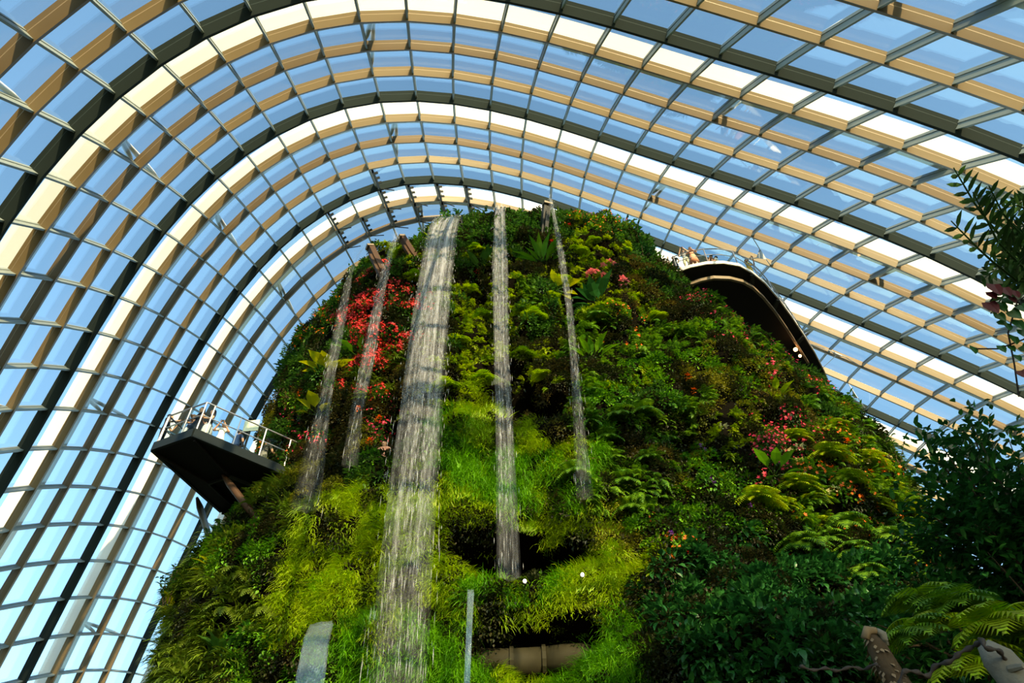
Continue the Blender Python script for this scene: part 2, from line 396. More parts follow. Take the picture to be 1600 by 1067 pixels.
for a in range(NZ - 1):
    for b in range(NTt): F.append((a * NTt + b, a * NTt + (b + 1) % NTt, (a + 1) * NTt + (b + 1) % NTt, (a + 1) * NTt + b))
F.append(tuple(range((NZ - 1) * NTt, NZ * NTt)))
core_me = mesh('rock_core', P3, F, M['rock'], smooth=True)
mtn = tag(empty('wall_mountain', (1.5, 25, -2)), 'tall man-made mountain of dark rock under the plants', kind='structure')
core = ob('rock_core', core_me, mtn, (-1.5, -25, 2))
BV = BVHTree.FromPolygons([tuple(p) for p in P3.tolist()], F)
def hit(px_, py_, off=0.0):
    dv = Vector(ray(px_, py_).tolist()); D = dv.length
    r = BV.ray_cast(Vector((0, 0, 0)), dv.normalized(), 200)
    if r[0] is None: return None, None
    p = np.array(r[0]); n = np.array(r[1])
    if n @ ray(px_, py_) > 0: n = -n
    return p - ray(px_, py_) / D * off, n

# ------------------------------------------------------------------ foliage templates (local frame: -Y out of the wall, Z up)
R_ = random.Random(11)
def rnd(a, b): return R_.uniform(a, b)
def leaf_geo(base, dirv, up, L, W, curl=.25, fold=.25, segs=2):
    dirv = np.asarray(dirv, float); dirv = dirv / (np.linalg.norm(dirv) + 1e-9)
    s = np.cross(dirv, up); s = s / (np.linalg.norm(s) + 1e-9); n = np.cross(s, dirv)
    base = np.asarray(base, float)
    if segs == 1:
        V = [base, base + dirv * L * .45 + s * W / 2 + n * fold * W * .4, base + dirv * L - n * curl * L, base + dirv * L * .45 - s * W / 2 + n * fold * W * .4, base + dirv * L * .5 - n * curl * L * .2]
        return V, [(0, 1, 4), (1, 2, 4), (0, 4, 3), (4, 2, 3)]
    prof = [(.0, .02, 0), (.28, .46, .0), (.62, .42, -.25), (1.0, .0, -1.0)]
    V = []; F = []
    for (t, w_, cz) in prof[:-1]:
        c = base + dirv * L * t + n * cz * curl * L
        V += [c - s * W * w_ + n * fold * W * w_, c, c + s * W * w_ + n * fold * W * w_]
    V.append(base + dirv * L - n * curl * L)
    for k in range(2):
        a = 3 * k; F += [(a, a + 1, a + 4, a + 3), (a + 1, a + 2, a + 5, a + 4)]
    F += [(6, 7, 9), (7, 8, 9)]
    return V, F
def rdir(out=.7, upb=.2):
    v = np.array([R_.gauss(0, 1), R_.gauss(0, 1), R_.gauss(0, 1)]); v /= np.linalg.norm(v) + 1e-9
    v = v + np.array([0, -out, upb]); return v / np.linalg.norm(v)
def t_shrub(n=60, r=.34, L=.15, W=.07, mats=1):
    b = MB()
    for _ in range(n):
        d = rdir(.7, .25); c = d * r * rnd(.45, 1.0) * np.array([1, .9, 1])
        dd = d + np.array([rnd(-.7, .7), rnd(-.5, .2), rnd(-.7, .5)])
        l = L * rnd(.7, 1.25); b.add(*leaf_geo(c, dd, (0, -.3, 1), l, W * l / L * rnd(.8, 1.2), .3))
    return b
def t_small(n=150, r=.36, L=.065, W=.045):
    b = MB()
    for _ in range(n):
        d = rdir(.6, .2); c = d * r * rnd(.6, 1.0) * np.array([1, .6, 1]); dd = d + np.array([rnd(-.8, .8), rnd(-.4, .2), rnd(-.9, .4)])
        b.add(*leaf_geo(c, dd, (0, -.3, 1), L * rnd(.7, 1.4), W * rnd(.8, 1.2), .2, .2, 1))
    return b
def frond(b, base, d0, L, nl=11, lw=.09, droop=1.0, m=0):
    d = np.asarray(d0, float); d = d / np.linalg.norm(d); p = np.asarray(base, float)
    side = np.cross(d, (0, 0, 1)); side = side / (np.linalg.norm(side) + 1e-6)
    step = L / nl; prev = p
    for k in range(nl):
        t = (k + 1) / nl
        d = d + np.array([0, 0, -droop * .17 * (0.4 + t)]); d = d / np.linalg.norm(d); q = prev + d * step
        up = np.cross(side, d); wl = lw * math.sin(math.pi * min(.97, .16 + .8 * t)) * L / .5
        for s in (-1, 1):
            tip = q + side * s * wl + d * wl * .35 - up * wl * .3; pass
            b.add([prev + d * step * .3, prev + d * step * .15 + side * s * wl * .55 + up * .02 * wl, tip, q + side * s * wl * .5 + up * .02 * wl, q], [(0, 1, 2, 3, 4)], m)
        prev = q
def t_fern(n=9, L=.55, lw=.10, droop=1.0, nl=11):
    b = MB()
    for _ in range(n):
        a = rnd(-1.5, 1.5); e = rnd(-.5, 1.1)
        frond(b, (0, 0, 0), (math.sin(a), -math.cos(a) * .8, e + .25), L * rnd(.7, 1.15), nl, lw, droop)
    return b
def t_grass(n=85, L=.5, r=.3, w_=.012, stiff=.35):
    b = MB()
    for _ in range(n):
        p = np.array([rnd(-r, r), rnd(-.05, .1), rnd(-r, r)]); d = np.array([rnd(-.5, .5), -rnd(.35, 1.), rnd(-.2, .9) * stiff * 2])
        d /= np.linalg.norm(d); l = L * rnd(.55, 1.1); sd = np.array([rnd(.5, 1), rnd(-.6, .6), 0]); sd /= np.linalg.norm(sd); V = []; q = p
        for k in range(4):
            ww = w_ * (1 - k / 3.4); V += [q - sd * ww, q + sd * ww]
            q = q + d * l / 3; d = d + np.array([0, .12, -.62]); d /= np.linalg.norm(d)
        b.add(V, [(0, 1, 3, 2), (2, 3, 5, 4), (4, 5, 7, 6)])
    return b
def t_strap(n=22, L=.7, w_=.03):
    b = MB()
    for _ in range(n):
        a = rnd(-1.4, 1.4); d = np.array([math.sin(a), -math.cos(a), rnd(.3, 1.2)]); d /= np.linalg.norm(d); q = np.zeros(3) + [rnd(-.1, .1), 0, rnd(-.1, .1)]
        sd = np.cross(d, (0, 0, 1)); sd /= np.linalg.norm(sd) + 1e-6; l = L * rnd(.6, 1.1); V = []
        for k in range(5):
            ww = w_ * (1 - (k / 4.2)**2); V += [q - sd * ww, q + sd * ww]; q = q + d * l / 4; d = d + np.array([0, 0, -.5]); d /= np.linalg.norm(d)
        b.add(V, [(2 * k, 2 * k + 1, 2 * k + 3, 2 * k + 2) for k in range(4)])
    return b
def t_flowers(nf=16, nl=30, fs=.05, r=.33, L=.12, W=.06, lmat=0, fmat=1, petals=5):
    b = MB()
    for _ in range(nl):
        d = rdir(.7, .2); c = d * r * rnd(.4, .9); b.add(*leaf_geo(c, d + np.array([rnd(-.6, .6), 0, rnd(-.6, .4)]), (0, -.3, 1), L * rnd(.7, 1.2), W, .3), m=lmat)
    for _ in range(nf):
        d = rdir(.9, .2); c = d * r * rnd(.85, 1.15); s = fs * rnd(.7, 1.3)
        u = np.cross(d, (0, 0, 1)); u /= np.linalg.norm(u) + 1e-6; v = np.cross(u, d); a0 = rnd(0, 6)
        V = [c]
        for k in range(petals * 2):
            a = a0 + math.pi * k / petals; rr = s if k % 2 == 0 else s * .45; V.append(c + (u * math.cos(a) + v * math.sin(a)) * rr + d * (s * .35 if k % 2 == 0 else .1 * s))
        b.add(V, [(0, k + 1, (k + 1) % (petals * 2) + 1) for k in range(petals * 2)], fmat)
    return b

LM = {}
def lm(key, c1, c2, **k): LM[key] = leaf_mat('leaf_' + key, c1, c2, **k)
lm('moss_yellow', (.40, .50, .012), (.16, .32, .012), spread=.35)
lm('grass_green', (.06, .24, .012), (.15, .34, .012), spread=.35)
lm('fern_lime', (.42, .50, .015), (.10, .22, .010), spread=.55)
lm('fern_green', (.045, .16, .015), (.16, .27, .015), spread=.45)
lm('shrub_dark', (.02, .085, .014), (.06, .13, .015), spread=.5)
lm('leafy_green', (.04, .18, .018), (.14, .27, .012), spread=.45)
lm('carpet_olive', (.10, .13, .015), (.22, .20, .015), spread=.45)
lm('bronze', (.12, .075, .015), (.07, .08, .015), spread=.5)
lm('olive_strap', (.14, .19, .015), (.06, .12, .012), spread=.45)
lm('leaf_yellow', (.45, .42, .02), (.30, .36, .02), spread=.3)
lm('front_dark', (.014, .075, .018), (.03, .11, .02), rough=.35, spread=.5)
lm('palm_dark', (.012, .045, .012), (.03, .075, .015), spread=.4)
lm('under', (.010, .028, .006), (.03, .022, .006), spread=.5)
lm('red', (.42, .02, .012), (.30, .012, .015), trans=.25, spread=.3)
lm('orange', (.75, .20, .03), (.65, .10, .03), trans=.25, spread=.3)
lm('pink', (.80, .25, .20), (.75, .20, .25), trans=.3, spread=.2)
lm('magenta', (.50, .03, .10), (.55, .06, .08), trans=.3, spread=.3)
lm('white', (.75, .70, .50), (.80, .70, .30), trans=.3, spread=.2)
lm('purple', (.30, .10, .55), (.40, .15, .55), trans=.3, spread=.2)
lm('darkred', (.05, .004, .006), (.09, .006, .008), trans=.2, spread=.3)

#  species: label, category, templates(list of builders), materials, density per m2, scale
SPEC = {
 'M': ('hanging_moss', 'yellow-green hanging mossy grass draped over the lower middle of the planted mountain', 'moss', [lambda: t_grass(110, .42, .3, .010, .25)] * 3, ['moss_yellow'], 15, 1.0),
 'G': ('wall_grass', 'soft fresh-green grass tufts growing between the two lower cave mouths and around them', 'grass', [lambda: t_grass(95, .5, .28, .011, .6)] * 3, ['grass_green'], 14, 1.0),
 'L': ('lime_fern_cover', 'small bright lime ferns covering the sunlit upper middle of the mountain', 'ferns', [lambda: t_fern(15, .30, .10, 1.3, 9)] * 3, ['fern_lime'], 18, .9),
 'F': ('green_fern_cover', 'mid-green ferns spreading over the right half of the mountain', 'ferns', [lambda: t_fern(9, .5, .11, 1.1)] * 3, ['fern_green'], 12, 1.0),
 'D': ('dark_shrub_cover', 'dark green leafy shrubs along the left edge and top of the mountain', 'shrubs', [lambda: t_shrub(60, .34, .15, .065)] * 3, ['shrub_dark'], 13, 1.0),
 'H': ('leafy_cover', 'fresh green small-leaved shrubs over the lower left and middle right of the mountain', 'shrubs', [lambda: t_shrub(75, .34, .11, .06)] * 3, ['leafy_green'], 13, 1.0),
 'O': ('olive_carpet', 'tight olive-green creeping carpet in patches on the right and left of the mountain', 'creeper', [lambda: t_small(170, .36, .06, .045)] * 3, ['carpet_olive'], 12, 1.0),
 'B': ('bronze_carpet', 'brownish bronze creeping leaves in dull patches left of the wide fall and below the skyway', 'creeper', [lambda: t_small(160, .36, .07, .045)] * 3, ['bronze'], 12, 1.0),
 'R': ('red_flower_bush', 'dense scarlet-flowering bush left of the wide waterfall near the summit', 'flowers', [lambda: t_flowers(34, 26, .055)] * 3, ['shrub_dark', 'red'], 14, 1.0),
 'P': ('crimson_flower_cover', 'crimson and pink blossoms dotting the shaded slope under the skyway deck', 'flowers', [lambda: t_flowers(13, 34, .05)] * 3, ['shrub_dark', 'magenta'], 12, 1.0),
 'Q': ('orange_flower_cover', 'orange blossoms scattered in green leaves on the right shoulder of the mountain', 'flowers', [lambda: t_flowers(7, 44, .055)] * 3, ['leafy_green', 'orange'], 12, 1.0),
 'S': ('strap_leaf_cover', 'olive strap-leaved plants hanging down the lower left flank', 'plants', [lambda: t_strap(24, .65)] * 3, ['olive_strap'], 12, 1.0),
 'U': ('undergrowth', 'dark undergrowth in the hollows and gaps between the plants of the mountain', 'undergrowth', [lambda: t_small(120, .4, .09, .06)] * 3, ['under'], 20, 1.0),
 'K': ('broad_leaf_cover', 'dark glossy larger-leaved shrubs in the shade at the lower right', 'shrubs', [lambda: t_shrub(42, .40, .24, .12)] * 3, ['front_dark'], 9, .9),
}
# seeds: photo position -> species
SEEDS = '''
480,880,M 470,960,M 490,830,M 560,850,M 590,880,M 600,980,M 640,820,M 680,850,M 700,810,M 720,960,M 700,880,M 760,830,M 850,800,M 900,830,M 930,800,M 880,935,M 790,945,M 950,930,M 830,975,M 640,900,M 740,640,M 770,690,M 560,800,M 660,770,M 930,870,M 870,705,M
700,740,G 740,755,G 820,760,G 680,690,G 860,765,G 900,750,G 640,1000,G 560,1000,G 700,1030,G 980,1030,G 1000,1010,G 780,740,G 740,1000,G 770,900,G 850,915,G 940,1040,G
730,600,L 790,590,L 830,600,L 760,480,L 740,520,L 700,440,L 830,520,L 860,540,L 620,390,L 650,430,L 930,390,L 900,380,L 960,420,L 980,450,L 880,420,L 1000,490,L 940,500,L 800,430,L 820,450,L 670,600,L 690,570,L 730,440,L 990,620,L 1160,640,L 1170,680,L 1000,900,L 1020,870,L 660,660,L 1130,700,L 800,640,L 620,420,L
900,560,F 930,570,F 960,540,F 1020,540,F 1060,500,F 1100,500,F 1130,540,F 1010,700,F 960,760,F 920,680,F 1190,560,F 1240,720,F 1290,720,F 1340,700,F 1360,760,F 1300,800,F 1240,800,F 1380,790,F 1200,820,F 1330,660,F 1400,830,F 1280,850,F 1180,520,F 830,470,F 1060,660,F 1010,780,F 1450,900,F 1250,650,F 1100,620,F
450,580,D 480,560,D 520,520,D 500,560,D 570,420,D 760,370,D 820,380,D 800,350,D 850,350,D 970,360,D 1000,380,D 1030,420,D 640,740,D 600,740,D 560,740,D 850,420,D 460,700,D 740,400,D 720,380,D 870,480,D 640,500,D 1050,440,D 1180,470,D 690,520,D 580,560,D 1260,560,D 1280,600,D 1000,640,D
400,840,H 420,880,H 380,900,H 370,1020,H 400,1040,H 340,870,H 440,1040,H 560,720,H 1000,580,H 1030,600,H 1080,560,H 1140,790,H 1100,830,H 1180,790,H 1060,780,H 930,620,H 960,660,H 1040,820,H 1150,600,H 1400,740,H 490,640,H 1090,760,H 1000,820,H
1120,590,O 1080,600,O 1220,600,O 1250,620,O 560,680,O 1060,730,O 1090,680,O 1160,560,O 1210,570,O 450,760,O 480,740,O 540,750,O 430,640,O 860,700,M 1130,620,O 960,820,O 980,850,O
540,650,B 500,700,B 520,620,B 450,660,B 430,620,B 470,640,B 1230,650,B 1270,680,B 1000,700,B 900,690,B 1050,500,B 650,640,B 640,580,B 1010,440,B 840,650,B
600,480,R 620,500,R 580,510,R 610,530,R 575,485,R 590,550,R 560,520,R 630,470,R 575,580,R 600,430,D 560,450,D 640,440,D
1090,470,P 1130,500,P 1160,490,P 1200,530,P 1230,550,P 1150,520,P 1210,700,P 1200,680,P 1240,700,P 1220,720,P 600,650,P 500,680,P 980,520,Q 530,470,Q 515,490,Q 1270,590,Q 1290,570,Q 1260,600,P
1290,760,Q 1340,740,Q 1380,730,Q 1320,800,Q 1260,760,Q 1400,780,Q 1440,860,Q 1070,860,Q 450,680,Q 1350,830,Q 1310,680,Q 1270,820,Q 940,350,Q
330,960,S 300,960,S 350,940,S 280,1000,S 310,920,S 400,950,S 250,1040,S 360,880,S 1400,720,S 1420,760,S 600,620,S 430,960,S 280,940,S 330,1040,S 450,800,S
1100,900,K 1150,930,K 1200,900,K 1250,940,K 1100,980,K 1160,1000,K 1050,950,K 1060,1040,K 1200,1050,K 1300,900,K 1350,960,K 1300,1000,K 1400,900,K 1450,980,K 1250,870,K 1180,860,K 1400,1040,K 1500,1000,K 1040,900,K 1350,880,K'''
sd = [t.split(',') for t in SEEDS.split()]
SX = np.array([[float(a), float(b)] for a, b, _ in sd]); SSp = np.array([c for _, _, c in sd])

# random points on the core
Vc = P3; Fq = np.array([f for f in F if len(f) == 4])
A_, B_, C_, D_ = (Vc[Fq[:, k]] for k in range(4))
nrm = np.cross(C_ - A_, D_ - B_); ar = np.linalg.norm(nrm, axis=1) / 2; nrm = nrm / (2 * ar[:, None] + 1e-9)
cen = (A_ + B_ + C_ + D_) / 4
outw = cen - np.array([1.5, 25, 0]); outw[:, 2] *= .3
nrm *= np.sign((nrm * outw).sum(1))[:, None]
cvf = cave[Fq].mean(1)
keep = (cen[:, 2] > 1.5) & (cen[:, 1] < 27.5)
dens = 20.0
prob = np.where(keep, ar, 0); n_tot = int(prob.sum() * dens)
fi = rng.choice(len(Fq), n_tot, p=prob / prob.sum())
u, v = rng.random(n_tot)[:, None], rng.random(n_tot)[:, None]
PT = (A_[fi] * (1 - u) + B_[fi] * u) * (1 - v) + (D_[fi] * (1 - u) + C_[fi] * u) * v
PN = nrm[fi]; PCV = cvf[fi]
PPX = proj(PT)
wob = np.array([[fbm(p, .8, 3), fbm(p + 31.7, .8, 3)] for p in PT]) * 46 + rng.normal(0, 7, (n_tot, 2))
q = PPX + wob
best = np.empty(n_tot, int)
for a in range(0, n_tot, 4000):
    d2 = ((q[a:a + 4000, None, :] - SX[None]) ** 2).sum(2); best[a:a + 4000] = d2.argmin(1)
spc = SSp[best]
dlim = {k: SPEC[k][5] / dens for k in SPEC}
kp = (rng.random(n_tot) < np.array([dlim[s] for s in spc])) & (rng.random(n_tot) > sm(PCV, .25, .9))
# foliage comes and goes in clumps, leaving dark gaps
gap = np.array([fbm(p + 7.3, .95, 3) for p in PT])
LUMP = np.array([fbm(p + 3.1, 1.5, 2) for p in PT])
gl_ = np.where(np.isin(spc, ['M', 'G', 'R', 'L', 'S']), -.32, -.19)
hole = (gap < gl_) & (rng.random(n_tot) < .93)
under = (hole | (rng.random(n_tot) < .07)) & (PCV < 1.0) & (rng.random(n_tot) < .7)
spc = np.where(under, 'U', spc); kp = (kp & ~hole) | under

def scatter(name, pts, yaw, tilt, scl, meshes):
    coll = bpy.data.collections.new(name + '_kinds')
    for k, me in enumerate(meshes):
        o = bpy.data.objects.new('%s_piece' % name, me); coll.objects.link(o)
    me = bpy.data.meshes.new(name); me.from_pydata([tuple(p) for p in pts.tolist()], [], [])
    a = me.attributes.new('rot', 'FLOAT_VECTOR', 'POINT'); a.data.foreach_set('vector', np.stack([tilt[:, 0], tilt[:, 1], yaw], 1).astype(np.float32).ravel())
    a = me.attributes.new('scl', 'FLOAT', 'POINT'); a.data.foreach_set('value', scl.astype(np.float32))
    a = me.attributes.new('idx', 'INT', 'POINT'); a.data.foreach_set('value', rng.integers(0, len(meshes), len(pts)).astype(np.int32))
    o = ob(name, me); md = o.modifiers.new('scatter', 'NODES')
    g = bpy.data.node_groups.new(name, 'GeometryNodeTree')
    g.interface.new_socket('Geometry', in_out='INPUT', socket_type='NodeSocketGeometry'); g.interface.new_socket('Geometry', in_out='OUTPUT', socket_type='NodeSocketGeometry')
    N, L = g.nodes, g.links
    gi, go = N.new('NodeGroupInput'), N.new('NodeGroupOutput')
    ci = N.new('GeometryNodeCollectionInfo'); ci.inputs['Collection'].default_value = coll; ci.inputs['Separate Children'].default_value = True; ci.inputs['Reset Children'].default_value = True
    ip = N.new('GeometryNodeInstanceOnPoints'); ip.inputs['Pick Instance'].default_value = True
    def named(nm, ty):
        n = N.new('GeometryNodeInputNamedAttribute'); n.data_type = ty; n.inputs['Name'].default_value = nm; return n.outputs['Attribute']
    er = N.new('FunctionNodeEulerToRotation')
    L.new(named('rot', 'FLOAT_VECTOR'), er.inputs[0]); L.new(er.outputs[0], ip.inputs['Rotation'])
    L.new(named('scl', 'FLOAT'), ip.inputs['Scale']); L.new(named('idx', 'INT'), ip.inputs['Instance Index'])
    L.new(gi.outputs[0], ip.inputs['Points']); L.new(ci.outputs[0], ip.inputs['Instance']); L.new(ip.outputs[0], go.inputs[0])
    md.node_group = g
    return o
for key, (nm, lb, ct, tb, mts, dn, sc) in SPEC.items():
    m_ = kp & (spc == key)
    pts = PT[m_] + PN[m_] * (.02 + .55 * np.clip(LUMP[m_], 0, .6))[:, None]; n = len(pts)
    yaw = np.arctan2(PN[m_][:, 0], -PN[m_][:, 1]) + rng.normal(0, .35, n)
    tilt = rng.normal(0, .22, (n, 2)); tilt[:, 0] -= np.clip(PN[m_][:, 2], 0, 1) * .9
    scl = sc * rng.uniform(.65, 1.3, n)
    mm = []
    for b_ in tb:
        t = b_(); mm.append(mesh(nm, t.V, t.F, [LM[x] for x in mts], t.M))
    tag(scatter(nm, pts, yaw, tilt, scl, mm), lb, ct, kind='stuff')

# ------------------------------------------------------------------ waterfalls and their spouts
WM = {k: water_mat('falling_water_' + k, *v) for k, v in dict(wide=(.40, 16.0, .15), thin=(.30, 5.0, .12), faint=(.5, 5.0, .3)).items()}
m_, t_ = new_mat('clear_water_film')
_tr = t_.nodes.new('ShaderNodeBsdfTransparent'); _tr.inputs[0].default_value = (.82, .9, .86, 1)
_gl = t_.nodes.new('ShaderNodeBsdfGlossy'); _gl.inputs['Roughness'].default_value = .12
_df = t_.nodes.new('ShaderNodeBsdfDiffuse'); _df.inputs[0].default_value = (.35, .42, .38, 1)
_nz = t_.nodes.new('ShaderNodeTexNoise'); _nz.inputs['Scale'].default_value = 3.5; _nz.inputs['Detail'].default_value = 5
_bp = t_.nodes.new('ShaderNodeBump'); _bp.inputs['Strength'].default_value = .5; _bp.inputs['Distance'].default_value = .2
_mx = t_.nodes.new('ShaderNodeMixShader'); _mx.inputs[0].default_value = .22; _m2 = t_.nodes.new('ShaderNodeMixShader'); _m2.inputs[0].default_value = .4
_o = t_.nodes.new('ShaderNodeOutputMaterial')
for a, b in ((_nz.outputs['Fac'], _bp.inputs['Height']), (_bp.outputs[0], _gl.inputs['Normal']), (_gl.outputs[0], _m2.inputs[1]), (_df.outputs[0], _m2.inputs[2]),
             (_tr.outputs[0], _mx.inputs[1]), (_m2.outputs[0], _mx.inputs[2]), (_mx.outputs[0], _o.inputs[0])): t_.links.new(a, b)
WM['film'] = m_
m_, t_ = new_mat('water_droplets')
_tr = t_.nodes.new('ShaderNodeBsdfTransparent'); _p = t_.nodes.new('ShaderNodeBsdfPrincipled'); _p.inputs['Base Color'].default_value = (.6, .62, .66, 1); _p.inputs['Roughness'].default_value = .15
_mx = t_.nodes.new('ShaderNodeMixShader'); _mx.inputs[0].default_value = .22; _o = t_.nodes.new('ShaderNodeOutputMaterial')
t_.links.new(_tr.outputs[0], _mx.inputs[1]); t_.links.new(_p.outputs[0], _mx.inputs[2]); t_.links.new(_mx.outputs[0], _o.inputs[0]); WM['drop'] = m_

def fall(name, label, rows, mat, ndrop=0, nc=10, drop_len=.3, thick=None, bulge=.12, cat='waterfall', group=None):
    """rows: (left px, right px, photo row, distance of that row in metres along Y)"""
    rows = [(a, b, r if isinstance(r, tuple) else (r, r), y) for a, b, r, y in rows]
    s0 = np.array([r[2][0] for r in rows], float); t = (s0 - s0[0]) / (s0[-1] - s0[0])
    K_ = 46; T = np.linspace(0, 1, K_)**1.3
    def ip(v): return np.interp(T, t, v)
    lx, rx, ly, ry_, yy = ip([r[0] for r in rows]), ip([r[1] for r in rows]), ip([r[2][0] for r in rows]), ip([r[2][1] for r in rows]), ip([r[3] for r in rows])
    if thick is None: thick = [1, .95, .8, .7, .6, .5]
    th_ = np.interp(T, np.linspace(0, 1, len(thick)), thick)
    Lp = np.array([at_y(lx[k], ly[k], yy[k]) for k in range(K_)]); Rp = np.array([at_y(rx[k], ry_[k], yy[k]) for k in range(K_)])
    base = (Lp[0] + Rp[0]) / 2
    e = empty(name, base)
    for layer in range(2):
        V = []; F = []; uvs = []; tk = []
        for k in range(K_):
            for c in range(nc + 1):
                u_ = c / nc; p = Lp[k] * (1 - u_) + Rp[k] * u_
                wv = bulge * (math.sin(u_ * 9 + layer * 2 + base[0]) * .5 + fbm(np.array([u_ * 3 + layer * 5, T[k] * 3, base[0]]), 1.0, 3))
                p = p + np.array([0, -wv - .12 * layer, 0])
                V.append(p - base); edge = min(1, 4.5 * u_ + .25, 4.5 * (1 - u_) + .25); uvs.append((u_ + layer * .37, T[k] * 10)); tk.append(th_[k] * edge * (1 if layer == 0 else .6))
        for k in range(K_ - 1):
            for c in range(nc): a = k * (nc + 1) + c; F.append((a, a + 1, a + nc + 2, a + nc + 1))
        me = mesh('water_sheet', V, F, mat, smooth=True)
        uvl = me.uv_layers.new(name='UVMap'); li = np.empty(len(me.loops), np.int32); me.loops.foreach_get('vertex_index', li)
        uvl.data.foreach_set('uv', np.array(uvs, np.float32)[li].ravel())
        at = me.attributes.new('thick', 'FLOAT', 'POINT'); at.data.foreach_set('value', np.array(tk, np.float32))
        ob('water_sheet', me, e)
    if ndrop:
        b = MB()
        for _ in range(ndrop):
            s = R_.random()**1.1
            if R_.random() < s * .8: continue
            k = s * (K_ - 1.01); k0 = int(k); f = k - k0
            u_ = min(1.08, max(-.08, R_.gauss(.5, .33)))
            p = (Lp[k0] * (1 - f) + Lp[k0 + 1] * f) * (1 - u_) + (Rp[k0] * (1 - f) + Rp[k0 + 1] * f) * u_ + np.array([rnd(-.05, .05), -rnd(-.15, .45), 0]) - base
            l = drop_len * rnd(.3, 1.5) * (.4 + s); r = rnd(.004, .011)
            V = [p + (0, 0, l / 2), p + (r, 0, 0), p + (0, -r, 0), p + (-r, 0, 0), p + (0, r, 0), p - (0, 0, l / 2)]
            b.add(V, [(0, 2, 1), (0, 3, 2), (0, 4, 3), (0, 1, 4), (5, 1, 2), (5, 2, 3), (5, 3, 4), (5, 4, 1)])
        d_ = b.build('droplets', WM['drop'], e); d_['kind'] = 'stuff'
    return tag(e, label, cat, group)
fall('waterfall', 'wide white curtain of water from the broad dark spout left of the summit centre',
     [(681, 719, (343, 338), 18.1), (671, 717, (351, 349), 17.7), (664, 713, 375, 17.3), (655, 707, 430, 17.0), (640, 700, 520, 16.7), (625, 692, 640, 16.3), (608, 684, 760, 16.1), (590, 675, 900, 15.9), (575, 668, 1080, 15.7)],
     WM['wide'], 2200, 16, .3, [2.6, 1.7, 1.2, .9, .7, .5, .35, .25])
fall('waterfall', 'narrow straight fall dropping down the middle of the mountain below the summit centre',
     [(773, 789, 324, 18.3), (772, 790, 345, 17.8), (769, 794, 420, 17.3), (772, 796, 560, 16.8), (775, 804, 700, 16.4), (776, 815, 905, 16.1)], WM['wide'], 900, 6, .3, [2.2, 1.3, .9, .7, .5, .35])
fall('waterfall', 'thin fall from the tall dark spout right of the summit centre',
     [(857, 863, 312, 18.2), (863, 871, 345, 17.7), (873, 884, 410, 17.2), (884, 895, 480, 16.8), (890, 903, 560, 16.6), (895, 912, 650, 16.3), (900, 928, 780, 16.1)], WM['thin'], 420, 4, .3, [1.3, 1.2, 1, .7, .45, .25])
fall('waterfall', 'slim fall from the inner rusty trough spout, running over the scarlet bush',
     [(618, 624, 368, 18.0), (606, 616, 393, 17.6), (592, 605, 442, 17.2), (581, 597, 490, 17.0), (563, 583, 570, 16.7), (549, 568, 640, 16.4), (534, 560, 730, 16.2)], WM['thin'], 380, 4, .3, [1.2, 1.1, .9, .7, .5, .3])
fall('waterfall', 'faintest fall from the leftmost rusty trough spout along the left edge of the mountain',
     [(569, 574, 382, 18.0), (556, 560, 400, 17.6), (544, 551, 432, 17.3), (531, 544, 480, 17.0), (518, 534, 540, 16.8), (505, 522, 600, 16.6), (485, 512, 680, 16.3), (455, 500, 800, 16.1)], WM['thin'], 260, 4, .3, [.8, .8, .8, .7, .4, .2])
fall('water_film', 'clear smooth film of water sliding from a low ledge at the bottom left', [(486, 521, (979, 973), 15.4), (476, 515, 1000, 15.1), (462, 505, 1075, 14.8), (452, 498, 1120, 14.6)], WM['film'], 0, 6, thick=[1, 1], bulge=.03, cat='water film')
fall('water_film', 'narrow clear ribbon of water falling from a low spout at the bottom centre', [(731, 741, 925, 15.5), (729, 738, 985, 15.2), (725, 734, 1080, 15.0)], WM['film'], 0, 3, thick=[1, 1], bulge=.02, cat='water film')

def trough(label, a, ya, rootpx, wd, ht, mats, back=None):
    A = at_y(a[0], a[1], ya)
    h_, n_ = hit(*rootpx); Bp = h_ if back is None else back
    Bp = Bp + (Bp - A) / np.linalg.norm(Bp - A) * .5
    e = empty('water_spout', A); t = (Bp - A); L = np.linalg.norm(t); t /= L; q = np.cross(t, (0, 0, 1)); q /= np.linalg.norm(q); u = np.cross(q, t)
    O = np.zeros(3)
    MB().bar(O, t * L, wd, ht * .25, u).build('channel_floor', mats[0], e)
    for s in (-1, 1):
        MB().bar(O + q * s * wd / 2 + u * ht * .4, t * L + q * s * wd / 2 + u * ht * .4, wd * .16, ht, u).build('channel_side', mats[1], e)
    MB().bar(t * .6 - u * ht * .35, t * L - u * ht * .35, wd * .55, ht * .6, u).build('support_beam', mats[0], e)
    MB().box(t * .08 + u * ht * .2, t * .05, q * wd * .7, u * ht * .6).build('lip', M['tanbeam'], e)
    return tag(e, label, 'water spout')
trough('rusty brown trough spout at the far left of the summit', (575, 384), 18.1, (614, 466), .24, .26, (M['rust'], M['rust']))
trough('rusty brown trough spout second from the left of the summit', (624, 369), 18.1, (664, 432), .24, .26, (M['rust'], M['rust']))
trough('tall dark narrow spout leaning at the right of the summit', (856, 316), 18.3, (848, 396), .3, .34, (M['vent'], M['vent']))
trough('small grey spout feeding the narrow middle fall', (781, 327), 18.4, (781, 360), .42, .2, (M['edge'], M['edge']), back=np.array([-.5, 21.5, 28.9]))
L_ = at_y(682, 345, 18.15); R2 = at_y(720, 341, 18.15)
e = empty('water_spout', L_); w_ = R2 - L_; bk = np.array([.25, 3.2, -1.4])
MB().box(w_ / 2 + bk / 2 - (0, 0, .12), w_ / 2, bk / 2, (0, 0, .05)).build('channel_floor', M['edge'], e)
